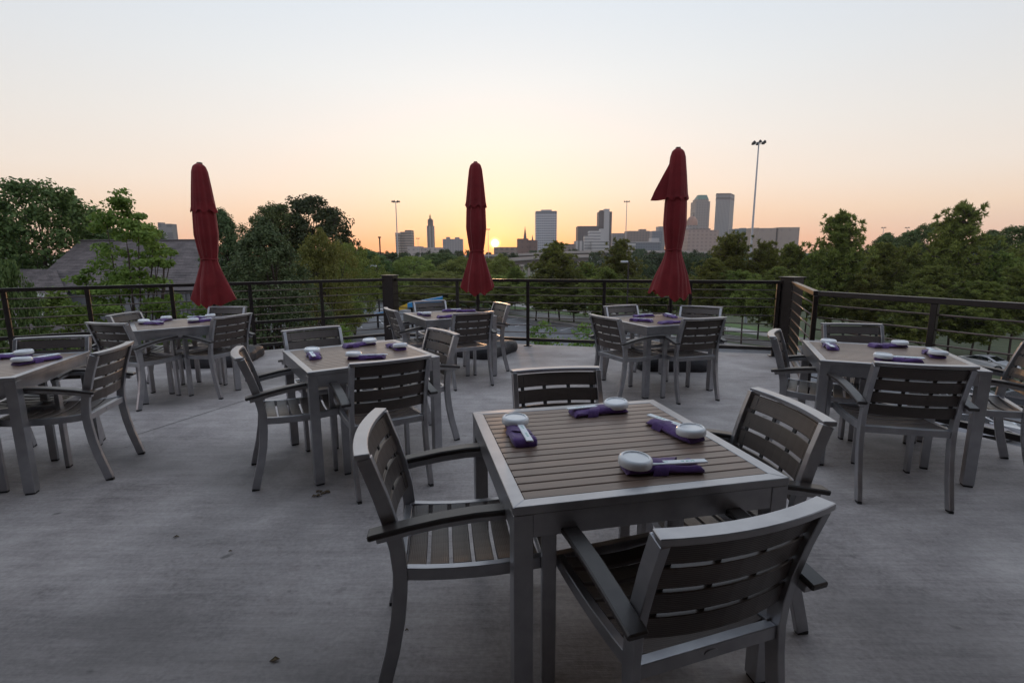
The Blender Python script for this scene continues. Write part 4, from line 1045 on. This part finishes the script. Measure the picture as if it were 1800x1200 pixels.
def bld(name, label, parts, cat='building'):
    t = thing(name, label, cat)
    for q in parts: block(q[0], q[1], q[2], q[3], 'f_'+q[4] if 'f_'+q[4] in MT else q[4], q[5], t, q[6] if len(q) > 6 else 'wall', q[7] if len(q) > 7 else None)
    return t
def cone(t, pxc, hw, y0, y1, depth, m, name, n=4, rot=math.pi/4):
    a, c, d = at(pxc, y0, depth), at(pxc, y1, depth), at(pxc+hw, y0, depth); r = (d.x-a.x)*(1.41 if n == 4 else 1)
    b = MB(); cy = depth+r*.7
    b.v = [(a.x+r*math.cos(rot+2*math.pi*k/n), cy+r*math.sin(rot+2*math.pi*k/n), a.z) for k in range(n)]+[(a.x, cy, c.z)]; b.f = [tuple(range(n))]+[(k, (k+1) % n, n) for k in range(n)]
    return b.build(name, m, t)
bld('apartment_tower', 'beige stepped apartment tower with balcony bands', [(694.7, 703.2, 410, 1100, 'apt', 25), (703.2, 711.5, 407.5, 1105, 'apt', 25, 'middle_wing'), (711.5, 723, 404.5, 1100, 'apt', 28, 'tall_wing'), (694, 703.5, 409.2, 1099, 'slab', 26, 'roof_slab', 410.6)])
t = bld('art_deco_tower', 'slim dark ribbed tower tapering to a golden pinnacle', [(750, 761.7, 397, 1500, 'deco', 20), (751.6, 760, 386, 1502, 'dark', 14, 'upper_shaft', 397)])
cone(t, 755.8, 3.2, 386, 381, 1504, 'dark' if False else 'f_dark', 'roof'); block(754.3, 757.2, 380.5, 1506, 'gold', 5, t, 'lantern', 386); cone(t, 755.8, 1.5, 380.5, 375.5, 1506, 'gold', 'pinnacle')
bld('apartment_block', 'grey twin-towered apartment block', [(778, 812.6, 420, 1600, 'flats', 30), (784, 790, 416.5, 1599, 'flats', 20, 'stair_tower'), (799.5, 807, 417, 1599, 'flats', 20, 'stair_tower')])
bld('hall_building', 'long pale hall with small windows at the foot of the slim dark tower', [(716, 740, 433, 900, 'pale', 30), (740, 775, 435, 905, 'pale', 30, 'low_wing')])
t = bld('church', 'brown brick church with tall black spire and a smaller one', [(909, 929, 419.5, 1000, 'brick', 30), (929, 945, 422, 1005, 'brick', 30, 'nave')]); cone(t, 923, 3.0, 419.5, 397, 1004, 'f_dark', 'spire', 8); cone(t, 936, 1.6, 422, 412, 1006, 'f_dark', 'small_spire', 8)
bld('office_tower', 'white office tower banded with rows of windows', [(942, 979, 374.6, 1400, 'white', 45), (942, 979, 371, 1399.5, 'blue', 46, 'top_band', 374.6), (951.5, 970, 368.6, 1405, 'slab', 20, 'penthouse', 371)])
bld('warehouse', 'low dark warehouse between the white tower and the stepped offices', [(979, 1012, 429, 1100, 'tan', 40)])
bld('office_tower', 'dark brown office tower with a pale concrete core in front', [(1016, 1053, 397.5, 1300, 'dark', 40, 'low_wing'), (1053, 1076, 372, 1305, 'dark', 30), (1062.5, 1071.7, 367.2, 1299, 'slab', 20, 'core'), (1055, 1060, 369.5, 1310, 'dark', 15, 'penthouse', 372)])
bld('stepped_offices', 'white stepped office building with long window bands', [(1036, 1056, 406, 1200, 'step', 25), (1056, 1064, 402, 1200, 'slab', 25, 'stair_tower'), (1027.5, 1044, 414.5, 1190, 'step', 20, 'middle_wing'), (1040, 1071, 423.5, 1180, 'step', 30, 'low_wing')])
bld('fluted_hall', 'white hall with tall narrow fluted windows', [(1011, 1027, 423.5, 1150, 'flute', 25)])
bld('office_block', 'plain grey office block behind the slender mast', [(1076.5, 1102, 410, 1500, 'grey', 35)])
bld('office_block', 'brown office block with a rooftop box', [(1103, 1142, 406, 1450, 'tan', 40), (1125, 1136, 402.8, 1455, 'tan', 20, 'roof_box', 406)])
bld('office_block', 'bluish glass office block partly hidden by the parasol with the stray flap', [(1146.5, 1164, 406, 1550, 'blue', 30), (1158, 1170, 398, 1560, 'grey', 30, 'tall_wing')])
bld('low_offices', 'low white office building with dark window bands', [(1093, 1117.5, 425, 1000, 'step', 30)])
bld('low_offices', 'low grey-blue glass building with pale roof line', [(1117.5, 1161, 426.5, 1050, 'blue', 30), (1117, 1161.5, 425, 1049, 'slab', 32, 'roof_band', 426.5), (1145, 1159, 418.5, 1060, 'slab', 20, 'roof_box', 425)])
bld('office_block', 'white office block just beside the parasol with the stray flap', [(1199, 1216, 401, 1300, 'step', 30)])
bld('office_block', 'pink stone office block below the copper-roofed tower', [(1210, 1264, 404.5, 1200, 'pink', 40), (1207, 1249, 401.6, 1225, 'tan', 20, 'rear_wing')])
t = bld('domed_building', 'stone building under a terracotta dome with a pointed lantern', [(1210, 1230, 396, 1400, 'tower', 30)])
a, c = at(1219.5, 396, 1400), at(1229, 396, 1400); r = c.x-a.x; zt = at(1219.5, 379, 1400).z-a.z
MB().lathe([(r, 0), (r, zt*.35), (r*.92, zt*.55), (r*.7, zt*.78), (r*.4, zt*.94), (.5, zt)], 24, (a.x, 1415, a.z)).build('dome', 'dome', t, smooth=True); cone(t, 1219.8, 1.6, 380, 372.5, 1412, 'f_dark', 'lantern', 8)
t = bld('office_tower', 'stone tower with grid windows and a green copper roof', [(1223, 1248.5, 354, 1700, 'tower', 45), (1225, 1246, 350, 1703, 'tower', 38, 'crown', 354)])
A, C = at(1226, 350, 1704), at(1245.5, 350, 1704); A2, C2 = at(1229, 342.6, 1712), at(1243, 342.6, 1712)
b = MB(); b.add([(A.x, 1704, A.z), (C.x, 1704, A.z), (C.x, 1740, A.z), (A.x, 1740, A.z), (A2.x, 1714, A2.z), (C2.x, 1714, A2.z), (C2.x, 1730, A2.z), (A2.x, 1730, A2.z)], [(3, 2, 1, 0), (4, 5, 6, 7), (0, 1, 5, 4), (1, 2, 6, 5), (2, 3, 7, 6), (3, 0, 4, 7)]); b.build('copper_roof', 'copper', t)
t = thing('office_tower', 'tallest silver-grey slab tower with vertical ribs', 'building'); A, C = at(1259, 342.5, 1800), at(1284, 342.5, 1800); C3 = at(1291.5, 342.5, 1850)
b = MB().prism([(A.x, 1800), (C.x, 1800), (C3.x, 1850), (A.x+20, 1850)], BASE, A.z); b.build('wall', 'f_bok', t); b = MB().prism([(A.x-.5, 1799), (C.x+.5, 1799), (C3.x+.5, 1851), (A.x+19, 1851)], A.z, A.z+5); b.build('roof_band', 'f_dark', t); b = MB().prism([(A.x-.3, 1799.3), (C.x+.2, 1799.3), (C3.x+.2, 1850), (A.x+19, 1850)], A.z-16, A.z-8); b.build('dark_floor_band', 'f_dark', t)
bld('office_block', 'teal glass block behind the tall light mast', [(1293, 1323, 402, 1400, 'teal', 40), (1303, 1312, 400.8, 1405, 'teal', 15, 'roof_box', 402)])
bld('office_block', 'narrow cream block beside the teal glass block', [(1323, 1334.5, 400.5, 1380, 'beige', 30)])
bld('low_offices', 'low reddish building with square windows under the teal block', [(1303, 1335, 420, 1100, 'pink', 30)])
bld('civic_block', 'huge beige stone block with a dark vertical slot', [(1334.7, 1365, 401, 900, 'beige', 50), (1365, 1369, 400.4, 902, 'dark', 48, 'dark_slot'), (1369, 1406, 399.6, 898, 'beige', 52, 'east_wing')])
bld('distant_block', 'grey block rising behind the house roof and maple', [(277, 300.5, 393.5, 300, 'grey', 5), (277, 284, 391, 302, 'grey', 3, 'roof_box')])
bld('low_building', 'flat white building among the dark trees behind the pines', [(1594, 1618, 417, 200, 'slab', 12)])
t = bld('small_house', 'small house with a bluish hipped roof among the trees beside the tallest pine', [(1724, 1752, 458, 95, 'beige', 7)]); A, C = at(1721, 459, 94.5), at(1756, 459, 94.5); rz_ = at(1738, 445, 98).z
b = MB(); b.add([(A.x, 94.3, A.z), (C.x, 94.3, A.z), (C.x, 103, A.z), (A.x, 103, A.z), (A.x+1.6, 98.5, rz_), (C.x-1.6, 98.5, rz_)], [(3, 2, 1, 0), (0, 1, 5, 4), (1, 2, 5), (2, 3, 4, 5), (3, 0, 4)]); b.build('roof', 'f_teal', t)
bld('low_building', 'long low pale building on the horizon near the sun', [(868, 909, 434.5, 800, 'tan', 30)])
# far hills closing the horizon
b = MB(); rg = random.Random(9); n = 90
for i in range(n+1):
    x = -2900+5800*i/n; h = 10+11*abs(math.sin(i*.37))+6*math.sin(i*.11+1)+rg.uniform(0, 2.5)
    b.v += [(x, 2500, -13.5), (x, 2560, h), (x, 2750, h*.6), (x, 2950, -13.5)]
b.f = [(4*i+k, 4*i+4+k, 4*i+5+k, 4*i+1+k) for i in range(n) for k in range(3)]
MT['hill'] = mat('far_wooded_hills', (.045, .055, .04), .95, 0, .3, .004)
tag(b.build('hills', 'hill', smooth=True), kind='structure')

# ------------------------------------------------------------------ haze
hm = bpy.data.materials.new('haze'); hm.use_nodes = True; nt = hm.node_tree
for nd in list(nt.nodes):
    if nd.type == 'BSDF_PRINCIPLED': nt.nodes.remove(nd)
pv = N('ShaderNodeVolumePrincipled'); pv.inputs['Color'].default_value = (.99, .985, .98, 1); pv.inputs['Density'].default_value = .00010; pv.inputs['Anisotropy'].default_value = .3
L(pv.outputs[0], nt.nodes['Material Output'].inputs['Volume'])
hz = MB().bx(-3010, 3010, -410, 3010, -16, 215).build('haze', hm); tag(hz, kind='stuff')
